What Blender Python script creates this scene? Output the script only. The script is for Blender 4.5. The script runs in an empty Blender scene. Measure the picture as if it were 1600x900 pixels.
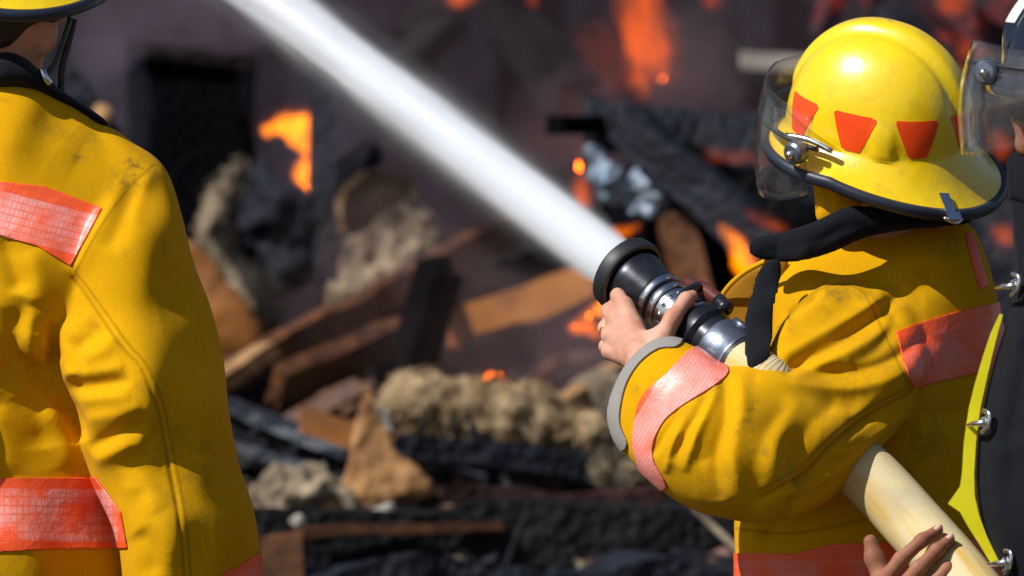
import bpy, bmesh, math, random
import numpy as np
from mathutils import Vector, Matrix, Quaternion

C = bpy.context.scene
COL = C.collection
R = math.radians
random.seed(4)
rng = np.random.default_rng(4)

# ------------------------------------------------------------------ camera, light, exposure
CAM_Z = 1.3
cam = bpy.data.objects.new('camera', bpy.data.cameras.new('camera'))
COL.objects.link(cam)
cam.location = (0, 0, CAM_Z)
cam.rotation_euler = (R(90), 0, 0)
cam.data.sensor_width = 36.0
cam.data.lens = 157.5
cam.data.clip_start = 0.1
cam.data.clip_end = 3000
cam.data.dof.use_dof = True
cam.data.dof.focus_distance = 6.95
cam.data.dof.aperture_fstop = 3.9
C.camera = cam

SUN = Vector((-0.76, -0.52, 0.86)).normalized()
sd = bpy.data.lights.new('sun', 'SUN')
sd.energy = 5.0
sd.angle = R(0.5)
sd.color = (1.0, 0.975, 0.94)
so = bpy.data.objects.new('sun', sd)
COL.objects.link(so)
so.rotation_euler = SUN.to_track_quat('Z', 'Y').to_euler()
so.location = (-4, -6, 9)

wd = bpy.data.worlds.new('World')
C.world = wd
wd.use_nodes = True
nt = wd.node_tree
sky = nt.nodes.new('ShaderNodeTexSky')
sky.sky_type = 'NISHITA'
sky.sun_disc = False
sky.sun_elevation = math.asin(SUN.z)
sky.sun_rotation = math.atan2(SUN.x, SUN.y)
nt.links.new(sky.outputs[0], nt.nodes['Background'].inputs[0])
nt.nodes['Background'].inputs[1].default_value = 0.07

C.view_settings.view_transform = 'Standard'
C.view_settings.look = 'None'
C.view_settings.exposure = 0.0
C.view_settings.gamma = 1.0
C.cycles.volume_bounces = 24
C.cycles.max_bounces = 26
C.cycles.diffuse_bounces = 4
C.cycles.glossy_bounces = 4
C.cycles.transparent_max_bounces = 16
C.cycles.volume_step_rate = 1.0
C.cycles.use_denoising = True
C.cycles.sample_clamp_indirect = 4.0


def W(px, py, Y):
    """a point of the place at distance Y that is seen at (px, py) of the 1600x900 photograph"""
    return Vector(((px - 800) * Y / 7000.0, Y, CAM_Z + (450 - py) * Y / 7000.0))


# ------------------------------------------------------------------ materials
def ramp2(nt, fac, p0, c0, p1, c1):
    r = nt.nodes.new('ShaderNodeValToRGB')
    r.color_ramp.elements[0].position = p0
    r.color_ramp.elements[0].color = (*c0, 1) if len(c0) == 3 else c0
    r.color_ramp.elements[1].position = p1
    r.color_ramp.elements[1].color = (*c1, 1) if len(c1) == 3 else c1
    nt.links.new(fac, r.inputs[0])
    return r.outputs[0]


def noise(nt, scale, detail=4, rough=0.6, vec=None, stretch=None):
    tc = nt.nodes.new('ShaderNodeTexCoord')
    n = nt.nodes.new('ShaderNodeTexNoise')
    n.inputs['Scale'].default_value = scale
    n.inputs['Detail'].default_value = detail
    n.inputs['Roughness'].default_value = rough
    v = tc.outputs['Object'] if vec is None else vec
    if stretch:
        m = nt.nodes.new('ShaderNodeMapping')
        m.inputs['Scale'].default_value = stretch
        nt.links.new(v, m.inputs[0])
        v = m.outputs[0]
    nt.links.new(v, n.inputs['Vector'])
    return n.outputs['Fac']


def mix(nt, fac, a, b):
    m = nt.nodes.new('ShaderNodeMix')
    m.data_type = 'RGBA'
    for sock, v in ((m.inputs[0], fac), (m.inputs[6], a), (m.inputs[7], b)):
        if isinstance(v, tuple):
            sock.default_value = (*v, 1)
        elif isinstance(v, (int, float)):
            sock.default_value = v
        else:
            nt.links.new(v, sock)
    return m.outputs[2]


def math_(nt, op, a, b=None, c=None):
    m = nt.nodes.new('ShaderNodeMath')
    m.operation = op
    for i, v in enumerate((a, b, c)):
        if v is None:
            continue
        if isinstance(v, (int, float)):
            m.inputs[i].default_value = v
        else:
            nt.links.new(v, m.inputs[i])
    return m.outputs[0]


def new_mat(name):
    m = bpy.data.materials.new(name)
    m.use_nodes = True
    nt = m.node_tree
    return m, nt, nt.nodes['Principled BSDF']


def bump(nt, b, h, strength, dist):
    n = nt.nodes.new('ShaderNodeBump')
    n.inputs['Strength'].default_value = strength
    n.inputs['Distance'].default_value = dist
    nt.links.new(h, n.inputs['Height'])
    nt.links.new(n.outputs[0], b.inputs['Normal'])


def simple(name, c0, c1, scale=8, rough=0.6, metal=0.0, bstr=0.3, bdist=0.002, bscale=None, p0=0.35, p1=0.65,
           stretch=None, spec=0.5, coat=0.0):
    m, nt, b = new_mat(name)
    nt.links.new(ramp2(nt, noise(nt, scale, 5, 0.6, stretch=stretch), p0, c0, p1, c1), b.inputs['Base Color'])
    b.inputs['Roughness'].default_value = rough
    b.inputs['Metallic'].default_value = metal
    b.inputs['Specular IOR Level'].default_value = spec
    b.inputs['Coat Weight'].default_value = coat
    b.inputs['Coat Roughness'].default_value = 0.08
    if bstr:
        bump(nt, b, noise(nt, bscale or scale * 4, 5, 0.65, stretch=stretch), bstr, bdist)
    return m


def fabric(name, col, dirt, stains=0.5, rough=0.9, sheen=0.02):
    m, nt, b = new_mat(name)
    big = noise(nt, 5, 3, 0.6)
    fine = noise(nt, 300, 3, 0.7)
    stain = noise(nt, 13, 5, 0.65)
    c = ramp2(nt, big, 0.3, tuple(x * 0.88 for x in col), 0.7, tuple(min(1, x * 1.08) for x in col))
    f = ramp2(nt, stain, 0.60, (0, 0, 0), 0.78, (stains, stains, stains))
    c = mix(nt, f, c, dirt)
    sm = ramp2(nt, noise(nt, 34, 6, 0.7), 0.66, (0, 0, 0), 0.76, (stains * .6,) * 3)
    c = mix(nt, sm, c, dirt)
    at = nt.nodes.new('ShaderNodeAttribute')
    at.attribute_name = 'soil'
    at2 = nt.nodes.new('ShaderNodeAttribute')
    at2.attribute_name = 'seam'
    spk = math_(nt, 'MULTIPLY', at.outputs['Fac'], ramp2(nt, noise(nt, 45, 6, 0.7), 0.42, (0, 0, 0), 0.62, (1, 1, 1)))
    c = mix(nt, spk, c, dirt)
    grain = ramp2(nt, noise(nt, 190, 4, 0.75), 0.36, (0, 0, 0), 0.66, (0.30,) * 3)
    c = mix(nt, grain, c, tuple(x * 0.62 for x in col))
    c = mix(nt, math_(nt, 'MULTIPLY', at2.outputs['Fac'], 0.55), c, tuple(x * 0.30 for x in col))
    nt.links.new(c, b.inputs['Base Color'])
    b.inputs['Roughness'].default_value = rough
    b.inputs['Specular IOR Level'].default_value = 0.10
    b.inputs['Sheen Weight'].default_value = sheen
    b.inputs['Sheen Roughness'].default_value = 0.5
    h = math_(nt, 'ADD', fine, math_(nt, 'MULTIPLY', noise(nt, 60, 3, 0.5), 0.9))
    bump(nt, b, h, 0.26, 0.0012)
    return m


M = {}
YEL = (0.69, 0.350, 0.001)
M['coat'] = fabric('yellow_fire_cloth', YEL, (0.10, 0.075, 0.02), 0.45)
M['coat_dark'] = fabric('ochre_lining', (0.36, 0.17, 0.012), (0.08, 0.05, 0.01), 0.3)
M['velvet'] = fabric('black_corduroy', (0.006, 0.007, 0.011), (0.02, 0.02, 0.025), 0.2, 0.8, 0.06)
M['black_cloth'] = fabric('black_fire_cloth', (0.010, 0.011, 0.015), (0.025, 0.025, 0.03), 0.3, 0.8, 0.03)
M['cuff'] = fabric('grey_knit', (0.30, 0.28, 0.26), (0.10, 0.10, 0.10), 0.5)
M['lime'] = simple('lime_trim', (0.82, 0.72, 0.0), (0.9, 0.8, 0.01), 20, 0.6, bstr=0.1)
M['trouser'] = fabric('navy_trouser_cloth', (0.02, 0.022, 0.03), (0.05, 0.05, 0.05), 0.3)
M['rubber'] = simple('black_rubber', (0.010, 0.011, 0.014), (0.022, 0.024, 0.03), 14, 0.5, bstr=0.25, bdist=0.001, bscale=90)
M['black_metal'] = simple('black_anodised_metal', (0.012, 0.014, 0.02), (0.03, 0.033, 0.045), 30, 0.32, 0.4, 0.1)
M['steel'] = simple('polished_steel', (0.62, 0.63, 0.66), (0.78, 0.78, 0.8), 40, 0.22, 1.0, 0.1)
M['alu'] = simple('grey_cast_aluminium', (0.13, 0.15, 0.20), (0.22, 0.25, 0.31), 40, 0.4, 0.85, 0.2)
M['blackgloss'] = simple('black_helmet_paint', (0.006, 0.008, 0.014), (0.010, 0.012, 0.02), 30, 0.18, 0, 0.06, 0.001, coat=0.6)
M['trim'] = simple('blue_black_rubber_edge', (0.012, 0.017, 0.032), (0.02, 0.028, 0.05), 30, 0.45, bstr=0.3, bdist=0.001, bscale=200)
M['handle'] = simple('maroon_handle', (0.07, 0.014, 0.012), (0.13, 0.03, 0.022), 30, 0.4, bstr=0.2)
M['white_mark'] = simple('white_marking', (0.7, 0.7, 0.62), (0.8, 0.8, 0.72), 20, 0.5)
M['gold'] = simple('gold', (0.8, 0.55, 0.2), (0.85, 0.6, 0.25), 20, 0.2, 1.0, 0)
M['hair'] = simple('dark_hair', (0.008, 0.006, 0.005), (0.02, 0.015, 0.012), 60, 0.6, bstr=0.6, bdist=0.003, bscale=160)


def corduroy(m):
    nt = m.node_tree
    b = nt.nodes['Principled BSDF']
    tc = nt.nodes.new('ShaderNodeTexCoord')
    wv = nt.nodes.new('ShaderNodeTexWave')
    wv.inputs['Scale'].default_value = 70
    wv.inputs['Distortion'].default_value = 3.0
    wv.inputs['Detail'].default_value = 2
    wv.inputs['Detail Scale'].default_value = 0.6
    mp = nt.nodes.new('ShaderNodeMapping')
    mp.inputs['Rotation'].default_value = (0, R(55), 0)
    nt.links.new(tc.outputs['Object'], mp.inputs[0])
    nt.links.new(mp.outputs[0], wv.inputs['Vector'])
    bump(nt, b, math_(nt, 'ADD', wv.outputs['Fac'], math_(nt, 'MULTIPLY', noise(nt, 30, 4, 0.6), 3.0)), 0.35, 0.002)


corduroy(M['velvet'])


def skin_mat(name, c0, c1, red):
    m, nt, b = new_mat(name)
    c = ramp2(nt, noise(nt, 22, 4, 0.6), 0.35, c0, 0.65, c1)
    c = mix(nt, ramp2(nt, noise(nt, 38, 3, 0.5), 0.52, (0, 0, 0), 0.72, (.55,) * 3), c, red)
    nt.links.new(c, b.inputs['Base Color'])
    b.inputs['Roughness'].default_value = 0.62
    b.inputs['Specular IOR Level'].default_value = 0.28
    b.inputs['Subsurface Weight'].default_value = 0.12
    b.inputs['Subsurface Radius'].default_value = (0.01, 0.004, 0.002)
    h = math_(nt, 'ADD', noise(nt, 240, 4, 0.6), math_(nt, 'MULTIPLY', noise(nt, 70, 3, 0.6, stretch=(1, 1, 1.6)), 2.0))
    bump(nt, b, h, 0.3, 0.0015)
    return m


M['skin'] = skin_mat('skin', (0.52, 0.25, 0.165), (0.66, 0.36, 0.26), (0.50, 0.16, 0.11))
M['skin_dark'] = skin_mat('tanned_skin', (0.26, 0.105, 0.06), (0.35, 0.155, 0.09), (0.29, 0.08, 0.055))


def helmet_mat():
    m, nt, b = new_mat('yellow_helmet_shell')
    c = ramp2(nt, noise(nt, 6, 4, 0.6), 0.3, (0.86, 0.57, 0.003), 0.7, (0.92, 0.64, 0.006))
    c = mix(nt, ramp2(nt, noise(nt, 30, 6, 0.7), 0.55, (0, 0, 0), 0.8, (0.45,) * 3), c, (0.30, 0.22, 0.04))
    c = mix(nt, ramp2(nt, noise(nt, 60, 6, 0.8, stretch=(1, .25, 1)), 0.62, (0, 0, 0), 0.70, (0.5,) * 3), c, (0.42, 0.30, 0.06))
    nt.links.new(c, b.inputs['Base Color'])
    rr = nt.nodes.new('ShaderNodeMapRange')
    nt.links.new(noise(nt, 18, 5, 0.6), rr.inputs[0])
    rr.inputs[3].default_value = 0.14
    rr.inputs[4].default_value = 0.5
    nt.links.new(rr.outputs[0], b.inputs['Roughness'])
    b.inputs['Coat Weight'].default_value = 0.7
    b.inputs['Coat Roughness'].default_value = 0.2
    bump(nt, b, noise(nt, 14, 4, 0.55), 0.4, 0.006)
    return m


M['helmet'] = helmet_mat()
M['orange'] = simple('orange_reflective_sheet', (0.88, 0.060, 0.005), (0.95, 0.085, 0.01), 25, 0.35, bstr=0.15)


def stripe_mat(name, lo, hi, cols=60, rows=8, silver=(0.90, 0.40, 0.37)):  # silver: pinkish glare tone, painted over the orange in noise blotches
    """orange trim printed in silver squares, with pink retroreflective glare painted into the colour"""
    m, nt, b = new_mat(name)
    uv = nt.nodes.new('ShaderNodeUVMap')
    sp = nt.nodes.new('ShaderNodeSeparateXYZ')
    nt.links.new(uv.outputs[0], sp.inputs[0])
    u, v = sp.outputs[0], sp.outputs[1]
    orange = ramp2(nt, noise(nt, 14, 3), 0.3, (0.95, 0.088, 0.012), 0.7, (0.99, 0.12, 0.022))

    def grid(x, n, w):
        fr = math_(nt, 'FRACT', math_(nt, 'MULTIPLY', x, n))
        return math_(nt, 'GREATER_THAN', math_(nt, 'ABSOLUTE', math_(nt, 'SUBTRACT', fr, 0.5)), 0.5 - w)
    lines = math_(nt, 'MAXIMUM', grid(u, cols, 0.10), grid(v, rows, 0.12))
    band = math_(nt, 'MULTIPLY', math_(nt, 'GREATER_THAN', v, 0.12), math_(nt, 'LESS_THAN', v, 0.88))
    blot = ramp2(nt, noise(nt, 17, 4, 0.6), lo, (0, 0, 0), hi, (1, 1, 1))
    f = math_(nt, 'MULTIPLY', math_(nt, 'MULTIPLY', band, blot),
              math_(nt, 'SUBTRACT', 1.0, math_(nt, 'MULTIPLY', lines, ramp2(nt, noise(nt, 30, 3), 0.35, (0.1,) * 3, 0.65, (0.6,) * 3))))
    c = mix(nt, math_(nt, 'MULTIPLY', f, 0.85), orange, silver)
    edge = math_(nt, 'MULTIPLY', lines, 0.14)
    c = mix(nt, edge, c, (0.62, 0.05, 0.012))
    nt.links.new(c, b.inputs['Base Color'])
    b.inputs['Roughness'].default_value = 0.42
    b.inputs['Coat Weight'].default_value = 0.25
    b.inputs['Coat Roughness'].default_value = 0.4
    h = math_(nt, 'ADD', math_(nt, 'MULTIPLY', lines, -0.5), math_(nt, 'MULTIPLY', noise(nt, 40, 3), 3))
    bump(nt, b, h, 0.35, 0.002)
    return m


M['stripe_pink'] = stripe_mat('painted_glare_trim', 0.30, 0.62)
M['stripe_fine'] = stripe_mat('painted_glare_trim_small_print', 0.22, 0.60, 40, 24)
M['stripe_mid'] = stripe_mat('half_painted_glare_trim', 0.40, 0.60, 44, 8)
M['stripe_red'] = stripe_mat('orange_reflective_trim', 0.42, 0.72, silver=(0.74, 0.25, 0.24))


def clear_mat(name, tint, haze=0.08):
    m = bpy.data.materials.new(name)
    m.use_nodes = True
    nt = m.node_tree
    nt.nodes.clear()
    out = nt.nodes.new('ShaderNodeOutputMaterial')
    tr = nt.nodes.new('ShaderNodeBsdfTransparent')
    tr.inputs[0].default_value = (*tint, 1)
    gl = nt.nodes.new('ShaderNodeBsdfGlossy')
    gl.inputs['Roughness'].default_value = 0.06
    df = nt.nodes.new('ShaderNodeBsdfDiffuse')
    df.inputs[0].default_value = (0.55, 0.5, 0.48, 1)
    fr = nt.nodes.new('ShaderNodeFresnel')
    ge = nt.nodes.new('ShaderNodeNewGeometry')
    nt.links.new(math_(nt, 'MULTIPLY_ADD', ge.outputs['Backfacing'], 1 / 1.5 - 1.5, 1.5), fr.inputs[0])
    m1 = nt.nodes.new('ShaderNodeMixShader')
    m2 = nt.nodes.new('ShaderNodeMixShader')
    nt.links.new(ramp2(nt, noise(nt, 26, 6, 0.7), 0.35, (haze * .4,) * 3, 0.75, (haze * 2.2,) * 3), m1.inputs[0])
    nt.links.new(tr.outputs[0], m1.inputs[1])
    nt.links.new(df.outputs[0], m1.inputs[2])
    nt.links.new(fr.outputs[0], m2.inputs[0])
    nt.links.new(m1.outputs[0], m2.inputs[1])
    nt.links.new(gl.outputs[0], m2.inputs[2])
    nt.links.new(m2.outputs[0], out.inputs[0])
    return m


M['visor'] = clear_mat('scuffed_clear_plastic', (0.99, 0.985, 0.98), 0.022)


def char_mat(name, c0, c1, rough=0.7, ember=0.0, scale=6, stretch=None, spec=0.22):
    m, nt, b = new_mat(name)
    n = noise(nt, scale, 6, 0.7, stretch=stretch)
    nt.links.new(ramp2(nt, n, 0.3, c0, 0.72, c1), b.inputs['Base Color'])
    b.inputs['Roughness'].default_value = rough
    b.inputs['Specular IOR Level'].default_value = spec
    v = nt.nodes.new('ShaderNodeTexVoronoi')
    v.inputs['Scale'].default_value = scale * 5
    tc = nt.nodes.new('ShaderNodeTexCoord')
    nt.links.new(tc.outputs['Object'], v.inputs['Vector'])
    h = math_(nt, 'ADD', v.outputs['Distance'], math_(nt, 'MULTIPLY', noise(nt, scale * 6, 5, 0.7), 0.8))
    bump(nt, b, h, 0.7, 0.02)
    if ember:
        e = ramp2(nt, noise(nt, 7, 5, 0.6), 0.50, (0, 0, 0), 0.70, (1, 1, 1))
        b.inputs['Emission Color'].default_value = (1.0, 0.06, 0.012, 1)
        nt.links.new(math_(nt, 'MULTIPLY', e, ember), b.inputs['Emission Strength'])
    return m


M['char'] = char_mat('charred_wood', (0.0015, 0.0016, 0.0024), (0.011, 0.010, 0.012))
M['char_blue'] = char_mat('wet_charred_wood', (0.004, 0.005, 0.009), (0.020, 0.023, 0.036), 0.6)
M['soot'] = char_mat('sooted_board', (0.001, 0.0012, 0.002), (0.004, 0.004, 0.006), 0.95, spec=0.04)
M['ember'] = char_mat('glowing_charred_wood', (0.004, 0.004, 0.008), (0.022, 0.014, 0.018), ember=0.3)
M['ground'] = char_mat('burnt_ground', (0.003, 0.003, 0.005), (0.018, 0.015, 0.017), 0.95, scale=3)
M['grass'] = char_mat('trampled_soil', (0.05, 0.04, 0.028), (0.10, 0.085, 0.06), 0.95, scale=1.5)
M['wall'] = char_mat('smoke_blackened_wall', (0.002, 0.002, 0.004), (0.014, 0.012, 0.018), 0.95, scale=2)
M['wood_brown'] = simple('scorched_brown_wood', (0.03, 0.010, 0.004), (0.16, 0.055, 0.013), 4, 0.6, stretch=(6, 1, 6), bdist=0.006)
M['wood_tan'] = simple('fresh_broken_wood', (0.20, 0.10, 0.04), (0.50, 0.28, 0.11), 5, 0.7, stretch=(1, 5, 5), bdist=0.006)
M['wood_orange'] = simple('orange_brown_board', (0.14, 0.045, 0.008), (0.36, 0.13, 0.018), 4, 0.6, bdist=0.006)  # orange brown is the wood's own colour
M['insul'] = simple('fibreglass_insulation', (0.26, 0.16, 0.075), (0.74, 0.54, 0.32), 11, 0.95, bstr=1.0, bdist=0.03, bscale=60, spec=0.05)
M['insul_grey'] = simple('sooty_insulation', (0.09, 0.07, 0.05), (0.46, 0.36, 0.24), 5, 0.95, bstr=0.9, bdist=0.03, bscale=26, spec=0.1)
M['foil'] = simple('crumpled_sheet_metal', (0.12, 0.17, 0.24), (0.42, 0.50, 0.60), 9, 0.4, 0.5, bstr=0.9, bdist=0.03, bscale=16)
M['pale'] = simple('pale_plaster', (0.26, 0.24, 0.20), (0.42, 0.38, 0.31), 6, 0.9, bstr=0.6, bdist=0.01)
M['card'] = simple('torn_wallboard_paper', (0.12, 0.036, 0.007), (0.52, 0.27, 0.095), 9, 0.8, bstr=0.6, bdist=0.01, bscale=16)
M['rust'] = char_mat('rusty_strip', (0.012, 0.005, 0.005), (0.07, 0.026, 0.02), 0.8)
M['sooty_brown'] = char_mat('sooty_brown_board', (0.004, 0.003, 0.003), (0.016, 0.009, 0.007), 0.9, spec=0.1)
M['dark_steel'] = char_mat('dark_wet_steel', (0.010, 0.013, 0.020), (0.05, 0.062, 0.085), 0.45, scale=5, spec=0.5)
M['hose'] = None


def hose_mat():
    m, nt, b = new_mat('woven_hose_jacket')
    uv = nt.nodes.new('ShaderNodeUVMap')
    sp = nt.nodes.new('ShaderNodeSeparateXYZ')
    nt.links.new(uv.outputs[0], sp.inputs[0])
    u, v = sp.outputs[0], sp.outputs[1]
    cmb = nt.nodes.new('ShaderNodeCombineXYZ')
    nt.links.new(math_(nt, 'MULTIPLY', u, 4.0), cmb.inputs[0])
    nt.links.new(math_(nt, 'MULTIPLY', v, 1.6), cmb.inputs[1])
    n1 = noise(nt, 2.6, 5, 0.6, vec=cmb.outputs[0])
    c = ramp2(nt, n1, 0.48, (0.70, 0.58, 0.33), 0.70, (0.66, 0.40, 0.05))
    c = mix(nt, ramp2(nt, noise(nt, 9, 5, 0.6), 0.5, (0, 0, 0), 0.75, (0.7,) * 3), c, (0.40, 0.35, 0.26))
    nt.links.new(c, b.inputs['Base Color'])
    b.inputs['Roughness'].default_value = 0.8
    tr = math_(nt, 'SINE', math_(nt, 'MULTIPLY', v, 1400))
    c = mix(nt, math_(nt, 'MULTIPLY_ADD', tr, 0.10, 0.10), c, (0.42, 0.33, 0.16))
    nt.links.new(c, b.inputs['Base Color'])
    rib = math_(nt, 'SINE', math_(nt, 'MULTIPLY', v, 2100))
    weave = math_(nt, 'SINE', math_(nt, 'MULTIPLY', u, 400))
    bump(nt, b, math_(nt, 'ADD', rib, math_(nt, 'MULTIPLY', weave, 0.5)), 0.35, 0.0008)
    return m


M['hose'] = hose_mat()


def vol_mat(name, step=1.0):
    m = bpy.data.materials.new(name)
    m.use_nodes = True
    nt = m.node_tree
    nt.nodes.clear()
    out = nt.nodes.new('ShaderNodeOutputMaterial')
    pv = nt.nodes.new('ShaderNodeVolumePrincipled')
    m.cycles.volume_step_rate = step
    nt.links.new(pv.outputs[0], out.inputs['Volume'])
    return m, nt, pv


def flame_mat(name, col, strength, scale=9):
    m, nt, pv = vol_mat(name, 0.5)
    pv.inputs['Density'].default_value = 0.0
    pv.inputs['Emission Color'].default_value = (*col, 1)
    n = ramp2(nt, noise(nt, scale, 4, 0.6, stretch=(1.6, 1.6, 0.5)), 0.36, (0.03,) * 3, 0.66, (1,) * 3)
    nt.links.new(math_(nt, 'MULTIPLY', n, strength), pv.inputs['Emission Strength'])
    return m


M['flame_bright'] = flame_mat('bright_flame', (1.0, 0.22, 0.0), 85)
M['flame'] = flame_mat('orange_flame', (1.0, 0.125, 0.0), 16)
M['flame_mid'] = flame_mat('orange_tongue', (1.0, 0.17, 0.0), 34)
M['flame_red'] = flame_mat('red_flame', (1.0, 0.085, 0.0), 8)
M['flame_veil'] = flame_mat('thin_red_flame', (1.0, 0.13, 0.005), 2.4)


# ------------------------------------------------------------------ objects
def tag(o, label=None, cat=None, group=None, kind=None):
    if label:
        o['label'] = label
    if cat:
        o['category'] = cat
    if group:
        o['group'] = group
    if kind:
        o['kind'] = kind
    return o


def thing(name, loc, label, cat, group=None):
    o = bpy.data.objects.new(name, None)
    COL.objects.link(o)
    o.empty_display_size = 0.1
    o.location = loc
    return tag(o, label, cat, group)


def world_loc(o):
    v = Vector(o.location)
    while o.parent:
        o = o.parent
        v += Vector(o.location)
    return v


def mesh_obj(name, verts, faces, mat, parent=None, smooth=True, origin=None):
    """verts in world coordinates; the object's origin goes to `origin` (default: their mean)"""
    V = np.asarray(verts, dtype=np.float64)
    org = V.mean(axis=0) if origin is None else np.array(origin, dtype=np.float64)
    me = bpy.data.meshes.new(name)
    me.from_pydata((V - org).tolist(), [], [tuple(f) for f in faces] if not isinstance(faces, np.ndarray) else faces.tolist())
    me.update()
    if smooth:
        me.polygons.foreach_set('use_smooth', [True] * len(me.polygons))
    for m in (mat if isinstance(mat, list) else [mat]):
        me.materials.append(m)
    o = bpy.data.objects.new(name, me)
    COL.objects.link(o)
    o.location = org
    if parent:
        o.parent = parent
        o.location = Vector(org) - world_loc(parent)
    return o


def bm_obj(name, bm, mat, parent=None, smooth=True, origin=None):
    bm.verts.index_update()
    V = [v.co[:] for v in bm.verts]
    F = [[v.index for v in f.verts] for f in bm.faces]
    bm.free()
    return mesh_obj(name, V, F, mat, parent, smooth, origin)


# ------------------------------------------------------------------ numeric modelling
def vnoise(P, scale, seed=0):
    """value noise in [-1, 1] of points P (n, 3)"""
    Q = P * scale + seed * 17.31
    i = np.floor(Q).astype(np.int64)
    f = Q - i
    f = f * f * (3 - 2 * f)
    out = np.zeros(len(P))
    for dx in (0, 1):
        for dy in (0, 1):
            for dz in (0, 1):
                h = (i[:, 0] + dx) * 374761393 + (i[:, 1] + dy) * 668265263 + (i[:, 2] + dz) * 2147483647 + seed * 974711
                h = (h ^ (h >> 13)) * 1274126177
                h = h ^ (h >> 16)
                r = (h & 0xffff) / 32767.5 - 1
                w = (f[:, 0] if dx else 1 - f[:, 0]) * (f[:, 1] if dy else 1 - f[:, 1]) * (f[:, 2] if dz else 1 - f[:, 2])
                out += w * r
    return out


def fbm(P, scale, octaves=4, seed=0, gain=0.5):
    o, a, s = np.zeros(len(P)), 1.0, scale
    for k in range(octaves):
        o += a * vnoise(P, s, seed + k)
        a *= gain
        s *= 2.03
    return o


def spline(pts, n=8, closed=True):
    P = np.array(pts, dtype=float)
    N = len(P)
    out = []
    for i in range(N if closed else N - 1):
        if closed:
            p0, p1, p2, p3 = P[i - 1], P[i], P[(i + 1) % N], P[(i + 2) % N]
        else:
            p0, p1, p2, p3 = P[max(i - 1, 0)], P[i], P[i + 1], P[min(i + 2, N - 1)]
        for k in range(n):
            t = k / n
            out.append(0.5 * (2 * p1 + (p2 - p0) * t + (2 * p0 - 5 * p1 + 4 * p2 - p3) * t * t + (3 * p1 - p0 - 3 * p2 + p3) * t ** 3))
    if not closed:
        out.append(P[-1])
    return np.array(out)


def seg_dist(P, A, B):
    d = B - A
    L = (d * d).sum()
    t = np.clip(((P - A) @ d) / max(L, 1e-9), 0, 1)
    return np.sqrt((((P - A) - t[:, None] * d) ** 2).sum(1)), t


def poly_sd(P, poly):
    """signed distance, positive inside"""
    d = np.full(len(P), 1e9)
    inside = np.zeros(len(P), bool)
    n = len(poly)
    for i in range(n):
        A, B = poly[i], poly[(i + 1) % n]
        dd, _ = seg_dist(P, A, B)
        d = np.minimum(d, dd)
        c = ((A[1] > P[:, 1]) != (B[1] > P[:, 1]))
        with np.errstate(divide='ignore', invalid='ignore'):
            xs = (B[0] - A[0]) * (P[:, 1] - A[1]) / (B[1] - A[1]) + A[0]
        inside ^= c & (P[:, 0] < xs)
    return np.where(inside, d, -d)


def boxblur(a, r):
    for ax in (0, 1):
        p = np.concatenate([np.repeat(np.take(a, [0], ax), r + 1, ax), a, np.repeat(np.take(a, [-1], ax), r, ax)], ax)
        c = np.cumsum(p, ax)
        n = a.shape[ax]
        a = (np.take(c, range(2 * r + 1, 2 * r + 1 + n), ax) - np.take(c, range(0, n), ax)) / (2 * r + 1)
    return a


def inflate(poly, gx, gy, smooth=True, n=6):
    """2u with u the solution of Laplace u = -1 inside the outline: half depth^2 of a round pillow"""
    h = gx[1] - gx[0]
    pl = spline(poly, n) if smooth else np.array(poly, float)
    X, Y = np.meshgrid(gx, gy, indexing='ij')
    d = poly_sd(np.stack([X.ravel(), Y.ravel()], 1), pl).reshape(X.shape)
    u = None
    for st in (8, 4, 2, 1):
        dd = d[::st, ::st]
        m = dd > 0
        hh = h * st
        if u is None:
            v = np.zeros_like(dd)
        else:
            v = np.repeat(np.repeat(u, 2, 0), 2, 1)[:dd.shape[0], :dd.shape[1]]
            if v.shape != dd.shape:
                v = np.pad(v, ((0, dd.shape[0] - v.shape[0]), (0, dd.shape[1] - v.shape[1])), 'edge')
        v = np.where(m, v, 0)
        for _ in range(220 if st > 1 else 140):
            p = np.pad(v, 1)
            v = np.where(m, 0.25 * (p[2:, 1:-1] + p[:-2, 1:-1] + p[1:-1, 2:] + p[1:-1, :-2] + hh * hh), 0)
        u = v
    m = (d > h).astype(float)
    ratio = np.where(d > h, u / np.maximum(d, h), 0)
    num, den = boxblur(ratio * m, 3), boxblur(m, 3)
    for _ in range(4):
        bad = den < 1e-3
        num, den = np.where(bad, boxblur(num, 5), num), np.where(bad, boxblur(den, 5), den)
    ratio = num / np.maximum(den, 1e-4)
    ratio = np.where(den < 1e-3, 20.0, ratio)
    w = np.clip((d - 2 * h) / (4 * h), 0, 1)
    w = w * w * (3 - 2 * w)
    return 2 * ((1 - w) * d * np.maximum(ratio, 4) + w * u)


def idw(ctrl, gx, gy):
    X, Y = np.meshgrid(gx, gy, indexing='ij')
    num = np.zeros_like(X)
    den = np.zeros_like(X)
    for (a, b, q) in ctrl:
        w = 1.0 / ((X - a) ** 2 + (Y - b) ** 2 + 40 ** 2)
        w = w * w
        num += w * q
        den += w
    return num / den


def smin(a, b, k):
    h = np.clip(0.5 + 0.5 * (b - a) / k, 0, 1)
    return b * (1 - h) + a * h - k * h * (1 - h)


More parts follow.
